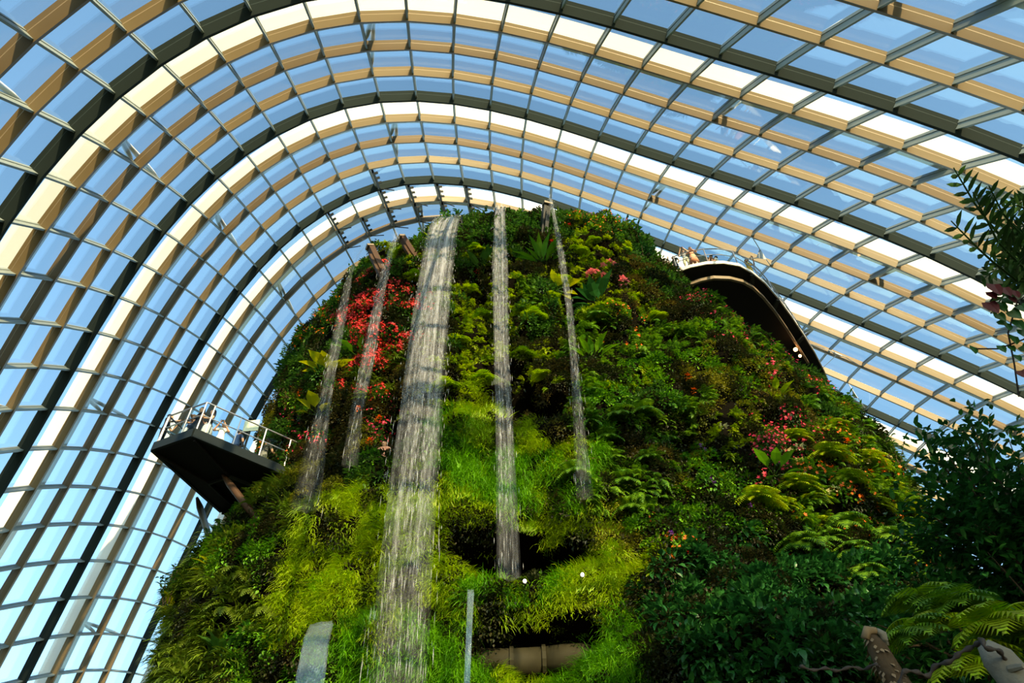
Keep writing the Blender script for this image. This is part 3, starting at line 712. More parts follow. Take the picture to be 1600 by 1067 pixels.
for s, nm in ((0, 'channel_side'), (1, 'channel_side')):
    MB().add([w_ * s + (0, 0, .15), w_ * s + bk + (0, 0, .15), w_ * s + bk - (0, 0, 2.2), w_ * s + bk * .25 - (0, 0, 1.2), w_ * s - (0, 0, .2),
              w_ * s + (.07, 0, .15), w_ * s + bk + (.07, 0, .15), w_ * s + bk + (.07, 0, -2.2), w_ * s + bk * .25 + (.07, 0, -1.2), w_ * s + (.07, 0, -.2)],
             [(0, 1, 2, 3, 4), (9, 8, 7, 6, 5), (0, 5, 6, 1), (1, 6, 7, 2), (2, 7, 8, 3), (3, 8, 9, 4), (4, 9, 5, 0)]).build(nm, M['vent'], e)
MB().box(w_ / 2 - (0, -.03, .12), w_ / 2, (0, .03, 0), (0, 0, .06)).build('lip', M['tanbeam'], e)
tag(e, 'broad dark box spout feeding the wide curtain of water', 'water spout')

# pipe in the lower cave and hanging pillar of moss, lamps
P_ = [at_y(x, y, 17.8) for x, y in ((745, 1036), (800, 1036), (850, 1033), (890, 1028), (912, 1026), (924, 1038), (932, 1060))]
e = empty('water_pipe', P_[0])
MB().tube([p - P_[0] for p in P_[:3]], .34, 14).build('pipe_length', M['pipe'], e, True)
MB().tube([p - P_[0] for p in P_[2:]], .34, 14).build('pipe_bend', M['pipe'], e, True)
for k in (1, 2): MB().tube([P_[k] - P_[0] - (.05, 0, 0), P_[k] - P_[0] + (.05, 0, 0)], .39, 14).build('pipe_collar', M['pipe'], e)
tag(e, 'olive-grey curved pipe running across the lowest cave mouth', 'pipe')
def spot(px_, py_, y, lb, mat, r=.045):
    p = at_y(px_, py_, y); e = empty('spot_lamp', p)
    MB().tube([(0, .02, 0), (0, .25, .05)], [r * 1.25, r * .9], 10).build('housing', M['black'], e)
    MB().ball((0, -.01, 0), r, 10).build('bulb', mat, e, True)
    MB().bar((0, .15, 0), (0, .6, -.3), .04, .04).build('bracket', M['black'], e)
    tag(e, lb, 'lamp')
spot(820, 908, 16.6, 'small white spot lamp on the left of the grassy ledge', M['lamp'])
spot(910, 898, 16.6, 'small white spot lamp on the right of the grassy ledge', M['lamp'])

# ------------------------------------------------------------------ left lookout deck
ZD = 14.9
def zpt(px_, py_, z=ZD): return at_z(px_, py_, z)
dk = empty('lookout_deck', zpt(300, 682)); O0 = zpt(300, 682)
poly = [zpt(237, 704), zpt(300, 682), zpt(480, 757), np.array([-6.5, 24, ZD]), np.array([-7.5, 27, ZD]), zpt(420, 868), zpt(345, 800)]
poly = [p - O0 for p in poly]; n = len(poly)
top = [p + (0, 0, .28) for p in poly]
MB().add(poly + top, [tuple(range(n - 1, -1, -1)), tuple(range(n, 2 * n))] + [(k, (k + 1) % n, n + (k + 1) % n, n + k) for k in range(n)]).build('deck_slab', M['deck'], dk)
for a, b in ((0, 1), (1, 2), (6, 0)):
    MB().bar(poly[a] + (0, 0, .15), poly[b] + (0, 0, .15), .10, .34).build('fascia', M['edge'], dk)
cz = sum(poly) / n
inn = [p * .52 + cz * .48 - (0, 0, .06) for p in poly]
for a, b in ((0, 1), (1, 2), (6, 0), (5, 6)): MB().bar(inn[a], inn[b], .05, .14).build('underside_trim', M['edge'], dk)
for a, b in ((0, 0), (1, 1), (2, 2), (6, 6)): MB().bar(inn[a], poly[a] * .97 + cz * .03 - (0, 0, .04), .05, .1).build('underside_trim', M['deck'], dk)
for (s, h) in (((348, 742), (408, 820)), ((308, 778), (330, 850))):
    a = zpt(*s) - O0; hp, hn = hit(*h)
    if hp is None: hp = at_y(h[0], h[1], 25)
    bq = hp + (hp - (a + O0)) / np.linalg.norm(hp - (a + O0)) * .8 - O0
    MB().tube([a, a * .85 + bq * .15, bq], [.05, .12, .12], 10).build('diagonal_strut', M['rust'], dk, True)
def railing(parent, pts, h, npost, O, mat, glass=True, lean=0.0):
    pts = [np.asarray(p, float) for p in pts]
    seg = np.cumsum([0] + [np.linalg.norm(pts[k + 1] - pts[k]) for k in range(len(pts) - 1)])
    def at(s): return np.array([np.interp(s, seg, [p[c] for p in pts]) for c in range(3)])
    ss = np.unique(np.r_[np.linspace(0, seg[-1], npost), seg[1:-1] if len(pts) < 6 else []]); dense = np.unique(np.r_[ss, np.linspace(0, seg[-1], 30)]) if len(pts) > 5 else ss
    for s in ss: MB().bar(at(s), at(s) + (0, 0, h), .038, .038, (1, .3, 0)).build('post', mat, parent)
    for hh, nm in ((h, 'top_rail'), (h * .55, 'mid_rail')):
        MB().tube([at(s) + (0, 0, hh) for s in dense], .03 if hh == h else .022, 6).build(nm, mat, parent)
    if glass:
        for a, b in zip(ss[:-1], ss[1:]):
            p, q = at(a), at(b); d_ = (q - p); d_ = d_ / np.linalg.norm(d_); nn = np.cross(d_, (0, 0, 1)) * .008
            MB().box((p + q) / 2 + (0, 0, h * .5), (q - p) / 2 * .93, nn, (0, 0, h * .44)).build('glass_panel', GL2, parent)
up28 = np.array([0, 0, .3])
ins = lambda p: p * .985 + cz * .015 + up28
railing(dk, [ins(poly[6]), ins(poly[0]), ins(poly[1]), ins(poly[2])], 1.25, 11, O0, M['steel'])
tag(dk, 'black pointed lookout deck with steel railing jutting from the left side of the mountain', 'viewing deck')
sg = zpt(392, 668, ZD + 1.95); e = empty('sign_board', (sg[0], sg[1], ZD + .28))
MB().bar((0, 0, 0), (0, 0, 1.5), .06, .06).build('post', M['edge'], e)
MB().box((0, 0, 1.75), (.27, 0, .02), (0, .02, 0), (-.02, 0, .25)).build('board', plain('pale_board', (.6, .6, .45), .5), e)
tag(e, 'pale square board on a post at the back of the left deck', 'sign')

# ------------------------------------------------------------------ summit skyway
ZS = 28.5
outer_px = [(1046, 436), (1060, 426), (1080, 419), (1105, 414), (1130, 413), (1155, 417), (1175, 428), (1195, 444), (1215, 467), (1235, 494), (1255, 524), (1272, 551), (1287, 580), (1298, 608), (1308, 640)]
oe = [at_z(x, y, ZS) for x, y in outer_px]; O1 = oe[4].copy()
sk = empty('skyway', O1)
inner = [np.array([6.2, 24.5, ZS]), np.array([7.2, 27, ZS]), np.array([9.0, 30.0, ZS]), np.array([12.0, 32.5, ZS]), np.array([16.0, 34.0, ZS])]
ring = [p - O1 for p in oe] + [p - O1 for p in inner[::-1]]; n = len(ring)
MB().add(ring + [p + (0, 0, .22) for p in ring], [tuple(range(n - 1, -1, -1)), tuple(range(n, 2 * n))] + [(k, (k + 1) % n, n + (k + 1) % n, n + k) for k in range(n)]).build('deck_slab', M['deck'], sk)
def ribbon(P, wd, ht, off=(0, 0, 0)):
    b = MB(); V = []; P = [np.asarray(p) + off for p in P]
    for k, p in enumerate(P):
        t = P[min(k + 1, len(P) - 1)] - P[max(0, k - 1)]; t[2] = 0; t = t / np.linalg.norm(t); q = np.array([t[1], -t[0], 0])
        V += [p - q * wd / 2 + (0, 0, -ht / 2), p + q * wd / 2 + (0, 0, -ht / 2), p + q * wd / 2 + (0, 0, ht / 2), p - q * wd / 2 + (0, 0, ht / 2)]
    F = [(4 * k + a, 4 * k + (a + 1) % 4, 4 * k + 4 + (a + 1) % 4, 4 * k + 4 + a) for k in range(len(P) - 1) for a in range(4)] + [(3, 2, 1, 0), tuple(4 * (len(P) - 1) + a for a in range(4))]
    return b.add(V, F)
ribbon(ring[:15], .12, .22, (0, 0, .12)).build('edge_trim', M['pale'], sk)
gp = [(1078, 444), (1095, 438), (1115, 434), (1140, 435), (1160, 440), (1176, 449), (1192, 464), (1210, 486), (1228, 512), (1246, 540), (1262, 566)]
gd = [at_z(x, y, ZS - .35) - O1 for x, y in gp]
ribbon(gd, .12, .22).build('curved_girder', M['tanbeam'], sk)
for k in (5, 7, 9):
    a = gd[k] + (0, 0, .15); j_ = int(np.argmin([np.linalg.norm(ring[q] - gd[k]) for q in range(15)]))
    MB().bar(a, ring[j_] * .98 + a * .02 + (0, 0, -.05), .2, .16).build('bracket', M['vent'], sk)
railing(sk, [p + (0, 0, .22) for p in ring[1:15]], 1.15, 12, O1, M['steel'], glass=True)
tag(sk, 'curved black skyway deck with pale edge and thin railing on the right of the summit', 'walkway')
def uspot(x, y, z, lb, mat, r):
    p = at_z(x, y, z); e = empty('spot_lamp', p)
    MB().ball((0, 0, 0), r, 10).build('bulb', mat, e, True); MB().tube([(0, .03, .02), (0, .1, .35)], r * .9, 8).build('housing', M['black'], e)
    tag(e, lb, 'lamp')
uspot(1243, 546, ZS - .6, 'larger glowing warm lamp under the skyway near its lower right end', M['lampw'], .11)
uspot(1250, 556, ZS - .7, 'smaller glowing warm lamp just below the larger one under the skyway', M['lampw'], .08)

# white tension plates with three rods, hung under the dome at the right
def tripod(c, nodes, label):
    c = np.array(c); e = empty('tension_plate', c)
    V = []; 
    D3 = [np.array(q) - c for q in nodes]; U3 = [d_ / np.linalg.norm(d_) for d_ in D3]; nn = np.cross(U3[1] - U3[0], U3[2] - U3[0]); nn /= np.linalg.norm(nn)
    MB().add([u_ * .5 + nn * .03 for u_ in U3] + [u_ * .5 - nn * .03 for u_ in U3], [(0, 1, 2), (5, 4, 3), (0, 3, 4, 1), (1, 4, 5, 2), (2, 5, 3, 0)]).build('plate', M['cream'], e)
    for d_, u_ in zip(D3, U3): MB().tube([u_ * .4, d_], .025, 6).build('rod', M['cream'], e)
    tag(e, label, 'cable plate')
def nd(i, j, k=0): return NP_[i, j] - NN[i, j] * (.3 + k)
def tp(px_, py_, f=.955):
    best_ = min(NP_.items(), key=lambda kv: np.linalg.norm(proj(kv[1][None])[0] - (px_, py_)) if kv[1] @ FW > 5 else 1e9)
    return at_d(px_, py_, (best_[1] @ FW) * f), best_[0]
c1, n1 = tp(1195, 402); tripod(c1, [nd(6, -10), nd(7, -11), oe[6] + (0, 0, 1.3)], 'pale rod plate just above the skyway railing')
c2, n2 = tp(1310, 552); tripod(c2, [nd(10, -13), nd(10, -15), nd(12, -14)], 'pale rod plate right of the skyway, middle one of three')
c3, n3 = tp(1338, 618); tripod(c3, [nd(11, -15), nd(12, -16), nd(13, -15)], 'pale rod plate lowest at the right shoulder of the mountain')

# ------------------------------------------------------------------ people
def person(label, foot, yaw, pose, cols, h=1.7, longhair=False, skirt=False, phone=False, bend=0.0):
    """continuous skinned body; clothing colours by body region; hair, eyes, phone are children"""
    s = h / 1.7; e = empty('person', foot, yaw)
    V = []; E_ = []; Rr = []; G = []
    def v(p, r, g, par=None):
        V.append(Vector((p[0] * s, p[1] * s, p[2] * s))); Rr.append(r * s); G.append(g)
        if par is not None: E_.append((par, len(V) - 1))
        return len(V) - 1
    fx = lambda z: math.sin(bend) * max(0, z - .95)
    pel = v((0, 0, .95), .135, 'pants')
    wa = v((0, fx(1.1), 1.10), .125, 'shirt', pel); ch = v((0, fx(1.3), 1.30), .15, 'shirt', wa); ct = v((0, fx(1.43), 1.42), .11, 'shirt', ch)
    nk = v((0, fx(1.5) + .01, 1.49), .05, 'skin', ct); hd = v((0, fx(1.6) + .03, 1.585), .088, 'skin', nk); cr = v((0, fx(1.66) + .02, 1.655), .078, 'skin', hd)
    v((0, fx(1.6) + .125, 1.585), .014, 'skin', hd)
    for sd_ in (-1, 1):
        v((sd_ * .092, fx(1.6) + .03, 1.585), .014, 'skin', hd)
        hp = v((sd_ * .09, 0, .90), .095, 'pants', pel); kn = v((sd_ * .10, .02, .50), .062, 'pants' if cols.get('long') else 'knee', hp)
        an = v((sd_ * .10, -.01, .09), .042, 'pants' if cols.get('long') else 'skin', kn); v((sd_ * .11, .14, .04), .035, 'shoe', an)
        sh = v((sd_ * .19, fx(1.42), 1.40), .062, 'shirt', ct)
        if pose == 'phone' or (pose == 'phone_one' and sd_ == 1): el, wr = (.28, .17, 1.19), (.10, .35, 1.42)
        elif pose == 'rail': el, wr = (.28, .10, 1.16), (.34, .34, 1.12)
        elif pose == 'fold': el, wr = (.26, .05, 1.14), (.08, .24, 1.16)
        else: el, wr = (.26, -.02, 1.14), (.27, .07, .90)
        el = v((sd_ * el[0], el[1] + fx(el[2]), el[2]), .043, 'sleeve', sh); wi = v((sd_ * wr[0], wr[1] + fx(wr[2]), wr[2]), .027, 'skin', el)
        a = np.array([sd_ * wr[0], wr[1] + fx(wr[2]), wr[2]]); b0 = np.array([V[el][k] / s for k in range(3)]); dv = (a - b0) / np.linalg.norm(a - b0)
        sx = np.cross(dv, (0, 0, 1)); sx /= np.linalg.norm(sx) + 1e-6
        pm = v(a + dv * .05, .026, 'skin', wi)
        for q in range(4): v(a + dv * (.12 + .008 * (1.5 - abs(q - 1.5))) + sx * (q - 1.5) * .02, .0095, 'skin', pm)
        v(a + dv * .075 + sx * -sd_ * .045, .010, 'skin', pm)
    me = bpy.data.meshes.new('body'); me.from_pydata(V, E_, [])
    o = bpy.data.objects.new('body', me); COL.objects.link(o)
    sk_ = o.modifiers.new('skin', 'SKIN'); sub = o.modifiers.new('sub', 'SUBSURF'); sub.levels = 1; sub.render_levels = 1
    ly = me.skin_vertices[0].data
    for k, r in enumerate(Rr): ly[k].radius = (r, r * (.8 if G[k] in ('shirt',) and k < 4 else 1)); ly[k].use_root = (k == 0)
    dg = bpy.context.evaluated_depsgraph_get(); me2 = bpy.data.meshes.new_from_object(o.evaluated_get(dg)); o.modifiers.clear(); o.data = me2; bpy.data.meshes.remove(me)
    me2.name = 'body'
    slots = ['skin', 'shirt', 'pants', 'shoe']
    for k in slots: me2.materials.append(cols[k])
    PV = np.array([tuple(p) for p in V]); Ea = np.array(E_)
    for f in me2.polygons:
        c = np.array(f.center); a = PV[Ea[:, 0]]; b_ = PV[Ea[:, 1]]; ab = b_ - a
        t = np.clip(((c - a) * ab).sum(1) / ((ab**2).sum(1) + 1e-9), 0, 1); d_ = np.linalg.norm(c - a - ab * t[:, None], axis=1); k = int(d_.argmin())
        g = G[Ea[k][1]] ; t0 = t[k]
        if g == 'sleeve': g = 'shirt' if t0 < .62 else 'skin'
        elif g == 'knee': g = 'pants'
        elif g == 'skin' and G[Ea[k][0]] == 'knee': g = 'pants' if t0 < .08 else 'skin'
        if g not in slots: g = 'shirt'
        f.material_index = slots.index(g); f.use_smooth = True
    o.parent = e
    hy = fx(1.62)
    b = MB(); b.ball((0, (hy + .0) * s, 1.645 * s), .10 * s, 10, sq=(.95, 1.02, .85))
    if longhair: b.ball((0, (hy - .055) * s, 1.54 * s), .085 * s, 10, sq=(1, .7, 1.6))
    b.build('hair', cols['hair'], e, True)
    b = MB()
    for sd_ in (-1, 1): b.ball((sd_ * .032 * s, (hy + .108) * s, 1.605 * s), .011 * s, 6)
    b.add([(-.025 * s, (hy + .112) * s, 1.548 * s), (.025 * s, (hy + .112) * s, 1.548 * s), (.02 * s, (hy + .11) * s, 1.538 * s), (-.02 * s, (hy + .11) * s, 1.538 * s)], [(0, 1, 2, 3)])
    b.build('face_features', M['black'], e)
    if skirt:
        b = MB(); P1 = [(0, 0, 1.02 * s), (0, 0, .8 * s), (0, 0, .42 * s)]; b.tube(P1, [.14 * s, .19 * s, .25 * s], 12).build('skirt', cols['pants'], e, True)
    if phone:
        ph = empty('phone', e.matrix_basis @ Vector((0, .44 * s + fx(1.52) * s, 1.55 * s)), yaw) if False else None
        w4 = Matrix.Translation(Vector([float(q) for q in foot])) @ Matrix.Rotation(yaw, 4, 'Z')
        p_ = w4 @ Vector((.0, (.41 + fx(1.5)) * s, 1.50 * s))
        pe = empty('camera_phone', tuple(p_), yaw); MB().box((0, 0, 0), (.075, 0, 0), (0, .008, 0), (0, 0, .04)).build('casing', M['black'], pe)
        MB().ball((.05, .012, .02), .012, 6).build('lens', M['edge'], pe)
        tag(pe, PHL.pop(0), 'phone')
    return tag(e, label, 'person')
cl = {}
PHL = ['dark phone held up at the left tip of the left deck', 'dark phone held above the white top on the left deck', 'phone of the person in khaki shorts on the skyway', 'dark camera held by the person in yellow']
def cloth(n_, c): 
    if n_ not in cl: cl[n_] = plain('cloth_' + n_, c, .85, noise=.15, scale=14)
    return cl[n_]
skin = plain('skin', (.52, .27, .16), .5, noise=.06); skin2 = plain('skin_fair', (.62, .36, .25), .5, noise=.06)
hair = plain('dark_hair', (.012, .009, .008), .5); shoe = plain('dark_shoe', (.03, .03, .03), .6)
def C_(shirt, pants, long=False, sk=None): return dict(skin=sk or skin, shirt=shirt, pants=pants, shoe=shoe, hair=hair, long=long)
def stand(px_, py_, zf, h): p = at_z(px_, py_, zf + h - .06); return (float(p[0]), float(p[1]), zf)
ZL = ZD + .29; ZR = ZS + .23
blk, gry, wht, blu, nav = cloth('black', (.015, .015, .017)), cloth('grey', (.16, .15, .13)), cloth('white', (.75, .72, .66)), cloth('blue', (.05, .09, .20)), cloth('navy', (.03, .04, .08))
lgr, kha, yel, ora, dol = cloth('light_grey', (.42, .42, .42)), cloth('khaki', (.50, .40, .26)), cloth('yellow', (.80, .48, .03)), cloth('salmon', (.65, .28, .17)), cloth('dark_olive', (.05, .055, .045))
person('person in black shirt raising a phone, at the left tip of the left deck', stand(266, 650, ZL, 1.72), -1.3, 'phone', C_(blk, blk, True), phone=True)
person('person in dark navy leaning by the front corner post of the left deck', stand(303, 651, ZL, 1.6), -2.2, 'fold', C_(nav, lgr, True), h=1.6)
person('person in black dress at the front corner of the left deck', stand(317, 640, ZL, 1.7), 2.6, 'fold', C_(blk, blk), skirt=True, longhair=True)
person('person in black top and pale grey skirt beside the black dress', stand(333, 646, ZL, 1.62), 2.4, 'fold', C_(blk, lgr), skirt=True, longhair=True)
person('person in white top holding a phone up with both hands, middle of the left deck', stand(351, 664, ZL, 1.62), -2.9, 'phone', C_(wht, wht, True), h=1.62, longhair=True, phone=True)
person('person in blue T-shirt seen from behind on the left deck', stand(375, 675, ZL, 1.7), -.5, 'fold', C_(blu, nav, True))
person('person in grey shirt and shorts with a hand on the rail, nearest the mountain', stand(418, 690, ZL, 1.75), -.35, 'rail', C_(gry, dol), h=1.75)
person('person in light grey shirt and khaki shorts photographing on the skyway', stand(1067, 393, ZR, 1.7), 2.7, 'phone', C_(lgr, kha, sk=skin2), phone=True)
person('person in salmon patterned dress beside the railing on the skyway', stand(1078, 389, ZR, 1.66), 2.9, 'fold', C_(ora, ora, sk=skin2), skirt=True)
person('person in dark clothes half hidden by plants at the left end of the skyway', stand(1052, 403, ZR, 1.68), 2.2, 'phone_one', C_(dol, nav, True))
person('person in brown top standing far back on the skyway', stand(1111, 401, ZR, 1.68), .5, 'fold', C_(cloth('brown', (.16, .08, .05)), blk, True))
person('person in white top with black hair far back on the skyway', stand(1119, 404, ZR, 1.62), .9, 'fold', C_(wht, wht, True))
person('person in yellow top raising a camera on the right half of the skyway', stand(1166, 408, ZR, 1.65), -2.6, 'phone', C_(yel, yel, sk=skin), longhair=True, phone=True)
pc = at_y(601, 693, 18.4); person('person with warmly lit face looking out of the small cave mouth', (float(pc[0]), float(pc[1]), float(pc[2]) - 1.62), 3.0, 'down', C_(ora, blk, True))

# ------------------------------------------------------------------ single plants that can be picked out on the mountain
def place(o, px_, py_, sc=1.0, off=.15, dyaw=0.0, dtilt=0.0):
    p, n_ = hit(px_, py_, off)
    if p is None: return False
    o.location = p.tolist(); o.rotation_euler = (dtilt, 0, math.atan2(n_[0], -n_[1]) + dyaw); o.scale = (sc, sc, sc); return True
def mk_fern(key, n=11, L=.75, lw=.13, nl=16, droop=.9):
    e = empty('fern')
    for k in range(n):
        b = MB(); a = -1.4 + 2.8 * (k + .5) / n + rnd(-.1, .1); frond(b, (0, 0, 0), (math.sin(a), -math.cos(a) * .9, rnd(.3, 1.1)), L * rnd(.75, 1.15), nl, lw, droop)
        b.build('frond', LM[key], e)
    return e
ORD = 'topmost,second,third,fourth,fifth,sixth,seventh,eighth,ninth,tenth,eleventh,twelfth,thirteenth,fourteenth,fifteenth,sixteenth,seventeenth,eighteenth,nineteenth,twentieth'.split(',')
def nth(k, n): return 'topmost of them' if k == 0 else ('lowest of them' if k == n - 1 else ORD[k] + ' from the top')
def spread(proto, spots, labels, cat, group, s0=.8, s1=1.3):
    spots = sorted(spots, key=lambda t: t[1])
    for k, (x, y) in enumerate(spots):
        o = proto if k == 0 else copy_tree(proto)
        tag(o, labels + ', ' + nth(k, len(spots)), cat, group)
        place(o, x, y, rnd(s0, s1), .12, rnd(-.3, .3))
spread(mk_fern('fern_green'), [(965, 655), (948, 690), (975, 760), (985, 800), (925, 615), (1010, 720), (1040, 690), (900, 745), (960, 720), (1005, 650), (930, 500), (1000, 560)],
       'arching green fern right of the thin right fall', 'fern', 'arching ferns right of the thin right fall')
spread(mk_fern('fern_lime', 13, .72, .14, 15), [(1290, 720), (1320, 760), (1350, 730), (1385, 770), (1270, 790), (1240, 770), (1360, 800), (1405, 800), (1310, 820), (1215, 800), (1240, 690), (1300, 680), (1340, 700), (1180, 790), (1280, 830)],
       'feathery yellow-green fern on the right shoulder', 'fern', 'feathery ferns on the right shoulder', .9, 1.5)
spread(mk_fern('fern_green', 13, .85, .15, 18, .8), [(1290, 850), (1330, 870), (1370, 850), (1400, 880), (1310, 830), (1250, 860), (1345, 905)],
       'large sword fern above the lower right shade', 'fern', 'sword ferns at the lower right', 1.0, 1.5)
spread(mk_fern('olive_strap', 12, .8, .12, 14, 1.2), [(395, 930), (370, 905), (350, 960), (300, 1010), (420, 960), (330, 900), (405, 985)],
       'olive fern with drooping fronds on the lower left flank', 'fern', 'drooping ferns on the lower left flank', .8, 1.2)
spread(mk_fern('fern_lime', 10, .55, .2, 9, 1.2), [(745, 395), (700, 455), (735, 460), (760, 500), (720, 540), (835, 500), (860, 470), (905, 400), (930, 380), (820, 560), (700, 610), (760, 600), (850, 590), (1000, 470), (975, 395), (650, 440), (630, 400), (880, 445), (955, 480), (1030, 500)],
       'small bright lime fern on the upper mountain', 'fern', 'small lime ferns in the upper part', .8, 1.3)
def mk_broad(key, n, L, W, up=.7, heart=False, stem=.3):
    e = empty('broad_leaf_plant')
    for k in range(n):
        a = -1.5 + 3.0 * (k + .5) / n + rnd(-.15, .15); d_ = np.array([math.sin(a), -math.cos(a) * .8, rnd(.1, up)]); d_ /= np.linalg.norm(d_)
        s_ = d_ * stem * rnd(.6, 1.2); b = MB(); l = L * rnd(.75, 1.15)
        V, F_ = leaf_geo(s_, d_ + np.array([0, -.1, -.1 if heart else .2]), (0, -.5, 1), l, W * l / L, .25, .18); b.add(V, F_)
        lf = b.build('leaf', LM[key], e)
        MB().tube([(0, 0, 0), s_ * .5 + (0, 0, .03), s_], .012, 5).build('stalk', LM['shrub_dark'], lf)
    return e
BROAD = [(755, 428, 'shrub_dark', 9, .75, .26, 1.3, 'dark broad-leaved plant between the wide fall and the middle fall'),
         (848, 415, 'leafy_green', 13, .85, .22, 1.2, 'big green rosette plant below the tall dark spout'),
         (868, 455, 'leaf_yellow', 5, .5, .3, .3, 'pale yellow-green leaves hanging right of the big rosette'),
         (512, 585, 'leaf_yellow', 6, .6, .42, .4, 'pale large round leaves on the left side beside the faintest fall'),
         (497, 650, 'leaf_yellow', 5, .55, .4, .3, 'pale round leaves lower on the left side above the flowers'),
         (925, 565, 'leafy_green', 7, .7, .3, 1.2, 'upright broad-leaved plant right of the thin right fall'),
         (935, 478, 'front_dark', 8, .9, .4, .8, 'very dark large-leaved plant below the pink flower heads'),
         (1165, 950, 'leafy_green', 1, 1.0, .45, -.9, 'single long arrow-shaped leaf hanging in the lower right shade'),
         (1210, 745, 'leafy_green', 5, .6, .3, .5, 'few large green leaves beside a dark hollow under the red blossoms'),
         (530, 370, 'leafy_green', 3, .3, .1, 1.0, ''), (655, 360, 'fern_lime', 7, .6, .14, 1.2, 'light green leafy shoots left of the wide curtain spout'),
         (1215, 625, 'fern_lime', 5, .5, .3, .6, 'bright green plant on the brown carpet below the skyway'),
         (560, 560, 'leafy_green', 4, .6, .3, .5, 'dark green leaves under the scarlet bush'),
         (340, 895, 'leaf_yellow', 5, .5, .12, .4, 'yellowing drooping leaves on the lower left flank'),
         (275, 965, 'leaf_yellow', 4, .55, .2, .6, 'yellow leaf cluster sticking out at the left silhouette'),
         (350, 1030, 'shrub_dark', 8, .5, .2, .8, 'dark leaves at the bottom left corner of the mountain')]
for x, y, key, n, L, W, up_, lb in BROAD:
    if not lb: continue
    e = mk_broad(key, n, L, W, up_); tag(e, lb, 'plant')
    if not place(e, x, y, 1.25, .25): place(e, x + 25, y + 25, 1.25, .2)
def mk_head(key, r=.13, n=26, nm='flower_head'):
    e = empty(nm); b = MB()
    for _ in range(n):
        d_ = rdir(.8, .1); c = d_ * r * rnd(.5, 1); V, F_ = leaf_geo(c, d_ + np.array([rnd(-.5, .5)] * 3), (0, -.3, 1), r * .75, r * .6, .2, .1, 1); b.add(V, F_)
    b.build('petals', LM[key], e)
    MB().tube([(0, .25, -.05), (0, 0, 0)], .012, 5).build('stem', LM['shrub_dark'], e); return e
def heads(key, spots, label, group, sc, r=.13):
    proto = mk_head(key, r)
    spots = sorted([s for s in spots if hit(*s)[0] is not None], key=lambda t: t[1])
    for k, (x, y) in enumerate(spots):
        o = proto if k == 0 else copy_tree(proto)
        tag(o, label + ', ' + nth(k, len(spots)), 'flower', group)
        place(o, x, y, sc * rnd(.85, 1.2), .48)
heads('pink', [(924, 431), (928, 427), (943, 418), (953, 414), (962, 417), (967, 424), (945, 433), (973, 440)], 'salmon-pink flower head on the upper right slope', 'salmon-pink flower heads', 1.45)
heads('white', [(1232, 706), (1250, 722), (1255, 745), (1305, 765), (1352, 722), (1386, 716), (1400, 712), (1290, 770), (1130, 668), (1250, 700)], 'cream flower head on the right shoulder of the mountain', 'cream flower heads', .95)
heads('orange', [(1312, 683), (1322, 692), (1340, 745), (1345, 780), (1360, 740), (1300, 735), (1085, 612), (1075, 590), (1270, 565), (1325, 560), (1405, 650), (940, 535), (1018, 525), (1265, 720), (1380, 735), (1370, 790)], 'orange blossom on the right half of the mountain', 'orange blossoms', .8)
heads('purple', [(1096, 696), (1103, 702), (1110, 750), (1117, 755), (1172, 790), (1048, 833), (1109, 826), (1255, 882)], 'small violet orchid flower on the right half of the mountain', 'violet orchid flowers', .6, .1)
heads('orange', [(530, 455), (520, 470), (543, 470), (510, 480), (600, 690), (590, 655), (575, 690), (470, 615), (457, 607), (560, 640), (605, 615)], 'orange blossom on the left side of the mountain', 'orange blossoms on the left', .9)
heads('red', [(700, 372), (745, 425), (862, 378), (890, 352), (1060, 845), (1075, 860), (1090, 865), (1430, 865), (1440, 875), (1452, 880), (1445, 858), (1425, 880), (1462, 888), (1410, 850)], 'small red blossom away from the scarlet bush', 'scattered red blossoms', .7)
# leafy shrubs standing up on the summit edge
def mk_shoots(key, n=16, H=.9, L=.16, W=.07, fl=None):
    e = empty('summit_shrub'); st = MB(); lv = MB()
    for _ in range(n):
        d_ = np.array([rnd(-.6, .6), rnd(-.5, .3), 1]); d_ /= np.linalg.norm(d_); h_ = H * rnd(.5, 1.1); p0 = np.array([rnd(-.3, .3), rnd(-.2, .2), -.2])
        P = [p0, p0 + d_ * h_ * .5, p0 + d_ * h_ + (0, 0, .05)]; st.tube(P, [.012, .009, .004], 4)
        for q in range(16):
            t = .25 + .75 * q / 15; c = p0 + d_ * h_ * t; dd = np.array([rnd(-1, 1), rnd(-1, 1), rnd(-.1, .7)]); lv.add(*leaf_geo(c, dd, (0, 0, 1), L * rnd(.7, 1.2), W, .3))
    st.build('stems', M['trunk'], e); lf = lv.build('leaves', LM[key], e); lf['kind'] = 'stuff'
    return e
